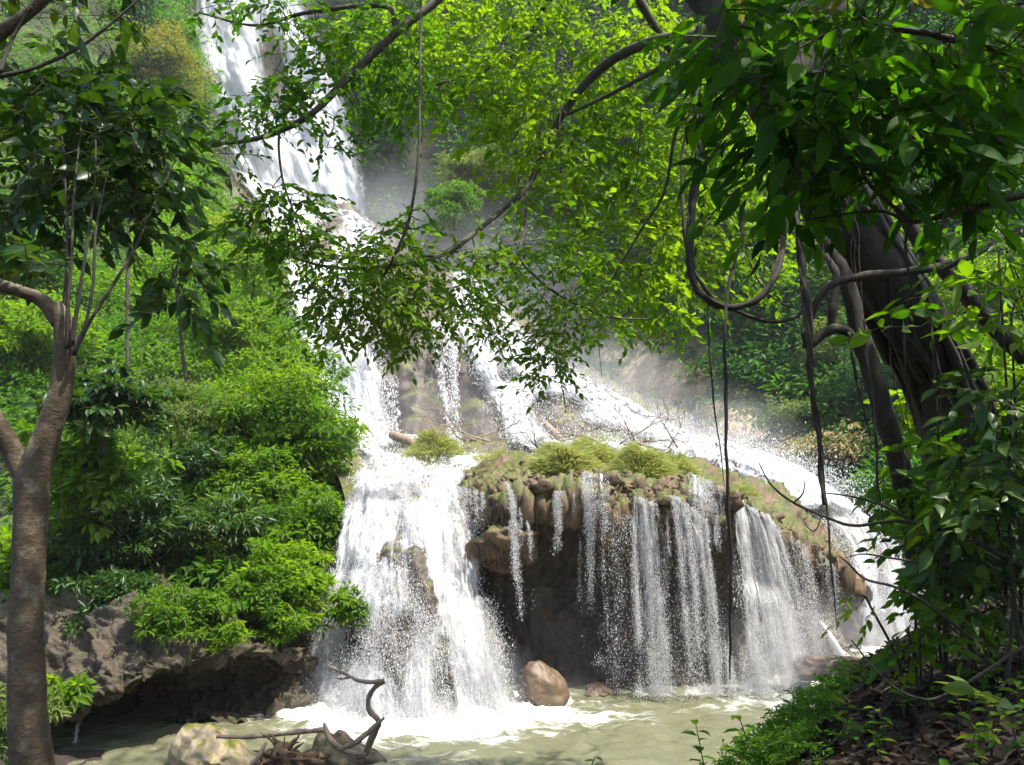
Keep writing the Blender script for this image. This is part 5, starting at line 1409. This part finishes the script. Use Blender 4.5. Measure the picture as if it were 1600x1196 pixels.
for a in [
    ('sparse broad-leaved sprig in front of the leaning trunk', 1455, 500, 5.6, 40, 46, 24, 'mid'),
    ('bright shrub at the right edge level with the trunk', 1580, 490, 5.4, 56, 40, 90, 'bright'),
    ('narrow-leaved shrub high at the right edge above the bright one', 1560, 390, 5.8, 64, 46, 110, 'mid', .24),
    ('shaded shrub hugging the trunk base at the right edge', 1580, 630, 5.2, 66, 34, 200, 'dark'),
    ('large drooping-leaved shrub right of the root leg', 1540, 720, 5.6, 66, 40, 200, 'mid'),
    ('dense dark shrub under the trunk at the far right', 1570, 760, 5.0, 80, 36, 320, 'dark'),
    ('thin-stemmed shrub around the foot of the root leg', 1480, 800, 5.9, 54, 26, 260, 'mid'),
    ('shrub with small leaves reaching left toward the end fall', 1440, 850, 5.9, 34, 22, 110, 'mid'),
    ('leafy shrub spilling over the bank crest in front of the end fall', 1455, 915, 6.0, 46, 24, 240, 'mid'),
    ('pale-leaved sprig hanging over the end fall', 1352, 932, 5.6, 22, 20, 24, 'bright', .34),
    ('dark shrub in the middle of the right bank', 1530, 870, 5.6, 76, 28, 420, 'dark'),
    ('low shrub with rounded leaves at the bank crest', 1420, 990, 5.6, 36, 28, 70, 'mid', .6),
    ('shrub with yellow-green leaves in the middle of the right bank', 1500, 975, 5.6, 36, 26, 60, 'bright'),
    ('shrub at the bottom right corner with pale leaves', 1600, 1130, 3.4, 34, 44, 22, 'pale'),
    ('slim shrub beside the thin liana at the trunk root', 1400, 750, 6.2, 30, 20, 80, 'mid'),
    ('yellow-green shrub behind the root leg', 1470, 640, 7.8, 70, 26, 260, 'bright'),
    ('light shrub behind the leaning trunk low at the right', 1540, 560, 8.2, 80, 26, 320, 'bright')]:
    shrub(*a)

# leaf litter on the bank
n = 42000
x = rng.uniform(.8, 13, n); y = 2.0 + rng.random(n) * 10
P = on_ground(x, y); qx, qy = to_px(P)
ok = (qx > 1040) & (qx < 2900) & (qy < 1700) & (P[:, 2] > .2); P = P[ok]
nn = facing(GND) ; 
D_ = rdir(len(P)); D_[:, 2] *= .25; D_[:, 2] += .12
lit = leaves(P + np.array([0, 0, .012]), D_, np.array([0, 0, 1.0]) + .35 * rng.normal(size=(len(P), 3)), rng.uniform(.035, .12, len(P)), .5, T8, rng.random(len(P)) ** 1.7)
o = mesh('leaf_litter', lit, GRN['litter']); o['kind'] = 'stuff'
# fallen sticks
n = 90
x = rng.uniform(1.2, 7, n); y = rng.uniform(3, 9, n); P = on_ground(x, y); d = rdir(n); d[:, 2] *= .15; ln = rng.uniform(.15, .55, n)
P2 = P + d * ln[:, None]; P2[:, 2] = on_ground(P2[:, 0], P2[:, 1])[:, 2] + .03
o = mesh('fallen_sticks', prisms(P + [0, 0, .02], P2, .008, .005), M['drift']); o['kind'] = 'stuff'
# ferny ground cover on the crest by the water
Tg = in_ellipses([(1190, 1170, 70, 40, 5.6, 6.6, 1.6), (1250, 1120, 60, 36, 6.2, 7.4, 1.3), (1300, 1080, 40, 22, 7, 8, .6), (1230, 1200, 60, 20, 5, 6, .6)], 250)
gz_ = on_ground(Tg[:, 0], Tg[:, 1])[:, 2]; Tg[:, 2] = gz_ + rng.uniform(.0, .22, len(Tg))
lf, t2 = sprays(Tg, nrm(rdir(len(Tg)) * [1, 1, .4] + [0, 0, .5]), .12, 8, .045, .36, .35, T4, 1.1)
o = mesh('ground_cover', lf, GRN['mid']); o['kind'] = 'stuff'
# patchy herbs through the litter
n = 1100
x = rng.uniform(1.5, 12, n); y = rng.uniform(3, 10.5, n); P = on_ground(x, y); keep = fbm(P * .9, 2, 333) > .0; P = P[keep]
lf, t2 = sprays(P + [0, 0, .05], nrm(rdir(len(P)) * [1, 1, .3] + [0, 0, .7]), .14, 6, .06, .42, .4, T8, 1.1)
o = mesh('herbs', join(lf), GRN['mid']); o['kind'] = 'stuff'


def seedling(lab, px, py, D, h, ll, k, mat='mid', group='seedlings in the leaf litter', lean=(0, 0), ground=True):
    b = WP([(px, py, D)])[0]
    if ground: b = on_ground([b[0]], [b[1]])[0]
    t = thing('seedling', lab, 'plant', b, group)
    top_ = b + np.array([lean[0], lean[1], h])
    sk = cr(np.array([b, (b + top_) / 2 + rng.normal(0, .02, 3), top_]), 8)
    f = np.linspace(.35, 1, k); P = b + (top_ - b) * f[:, None]
    a = np.arange(k) * 2.4 + rng.uniform(0, 6); D_ = np.stack([np.cos(a), np.sin(a), rng.uniform(-.2, .4, k)], -1)
    g = leaves(P, D_, np.array([0, 0, 1.0]) + .2 * rng.normal(size=(k, 3)), ll * rng.uniform(.7, 1.2, k), .45, T8)
    mesh('stem', tube(sk, np.linspace(.006, .003, 8), 5), M['twig'], t); mesh('leaves', g, GRN[mat], t)
seedling('upright sapling with paired leaves at the bottom of the bank edge, against the water', 1105, 1215, 5.2, .48, .11, 11, 'mid', None, (-.06, 0), True)
seedling('taller-leaved sapling right of the upright one at the bank edge', 1180, 1180, 5.6, .40, .13, 9, 'mid', None, (-.1, 0), True)
seedling('pair of dark leaves poking up at the bottom edge of the picture', 930, 1215, 5.0, .12, .08, 4, 'dark', None, (0, 0), False)
for i in range(34):
    px, py, D = rng.uniform(1220, 1590), rng.uniform(1000, 1190), rng.uniform(3.6, 7.5)
    seedling('small green seedling growing up through the brown leaf litter', px, py, D, rng.uniform(.08, .25), rng.uniform(.06, .11), int(rng.integers(5, 9)), ['mid', 'bright', 'mid'][i % 3])

# ---- unseen fig crown added above the frame, to shade the bank and near trunks
n = 950
oy = rng.uniform(.6, 6.4, n); ox = rng.uniform(-4.5, 9, n); oz = 4.9 + .76 * oy + rng.random(n) * 1.7
Tg = np.stack([ox, oy, oz], -1)
ov = cr(np.array([WP([(1090, -20, 6.6)])[0], [1.5, 6.2, 10.2], [0, 5, 9.8], [-2.5, 4, 9.3], [-4, 3.5, 9]]), 40)
ov2 = cr(np.array([WP([(1225, 180, 6.3)])[0] + [0, 0, .1], [3.2, 6.2, 8.6], [4.5, 5.5, 9.6], [6.5, 4.5, 9.4], [8.5, 3.5, 9]]), 40)
mesh('limb', tube(ov, np.linspace(.16, .05, 40), 9, .1, 3), M['limb'], fig, smooth=True)
mesh('limb', tube(ov2, np.linspace(.16, .05, 40), 9, .1, 4), M['limb'], fig, smooth=True)
tw, d = grow(np.concatenate([ov, ov2]), Tg, .02, .005, .4, .06, .1)
lf, t2 = sprays(Tg, nrm(d * [1, 1, .3] + .4 * rng.normal(size=(n, 3))), .6, 11, .17, .55, .15, T4, 1.0, None, 1.2)
mesh('foliage', lf, GRN['mid'], fig); mesh('twigs', join(tw, t2), M['twig'], fig)


# ================================================================== AIR: haze and drifting spray
def soft_mist(dens):
    m, nt, out = new_mat('mist'); L = nt.links.new
    tc = N_(nt, 'ShaderNodeTexCoord'); ln = N_(nt, 'ShaderNodeVectorMath', operation='LENGTH'); L(tc.outputs['Object'], ln.inputs[0])
    no = N_(nt, 'ShaderNodeTexNoise'); no.inputs['Scale'].default_value = 1.6; no.inputs['Detail'].default_value = 2; L(tc.outputs['Object'], no.inputs[0])
    ad = N_(nt, 'ShaderNodeMath', operation='MULTIPLY_ADD'); L(no.outputs[0], ad.inputs[0]); ad.inputs[1].default_value = -.7; ad.inputs[2].default_value = 1.3
    sb = N_(nt, 'ShaderNodeMath', operation='SUBTRACT'); L(ad.outputs[0], sb.inputs[0]); L(ln.outputs['Value'], sb.inputs[1])
    mr = N_(nt, 'ShaderNodeMapRange', interpolation_type='SMOOTHSTEP'); L(sb.outputs[0], mr.inputs[0]); mr.inputs[1].default_value = .0; mr.inputs[2].default_value = .8
    mr.inputs[4].default_value = dens
    v = N_(nt, 'ShaderNodeVolumePrincipled'); v.inputs['Color'].default_value = (.95, .97, 1, 1); L(mr.outputs[0], v.inputs['Density']); L(v.outputs[0], out.inputs['Volume'])
    return m


def volume_blob(name, c, r3, dens, seed):
    g = lump_mesh([(0, 0, 0)], [(1, 1, 1)], seed, 2, 0, 1)
    o = mesh(name, g, soft_mist(dens)); o['kind'] = 'stuff'; o.location = c; o.scale = np.array(r3) * 1.7
    return o
for i, (px, py, D, r3, dens) in enumerate([
    (600, 335, 74, (4.5, 4, 3.5), .035), (670, 385, 66, (6, 5, 4.5), .045), (560, 630, 33.5, (2.0, 2, 2.0), .08), (690, 660, 31, (2.4, 2, 1.6), .05), (790, 480, 52, (5, 4, 5), .035),
    (950, 595, 41, (3.4, 3, 2.0), .06), (1100, 670, 34, (3.4, 2.5, 1.4), .06), (1390, 980, 20.8, (1.3, 1.2, 1.5), .30), (1240, 1040, 15.9, (1.1, .8, .9), .25), (765, 1070, 14.9, (.6, .6, .6), .3), (560, 1090, 14.4, (.8, .5, .5), .22), (900, 1085, 16.0, (.5, .3, .25), .2), (1300, 985, 18.2, (.8, .6, .7), .2)]):
    volume_blob('mist', WP([(px, py, D)])[0], r3, dens, 500 + i)
import bmesh
hb = bpy.data.meshes.new('haze'); bm = bmesh.new(); bmesh.ops.create_cube(bm, size=1); bm.to_mesh(hb); bm.free()
ho = bpy.data.objects.new('haze', hb); COL.objects.link(ho)
ho.scale = (260, 180, 130); ho.location = (0, 60, 55); ho['kind'] = 'stuff'
hb.materials.append(mist_mat('haze', .0004))
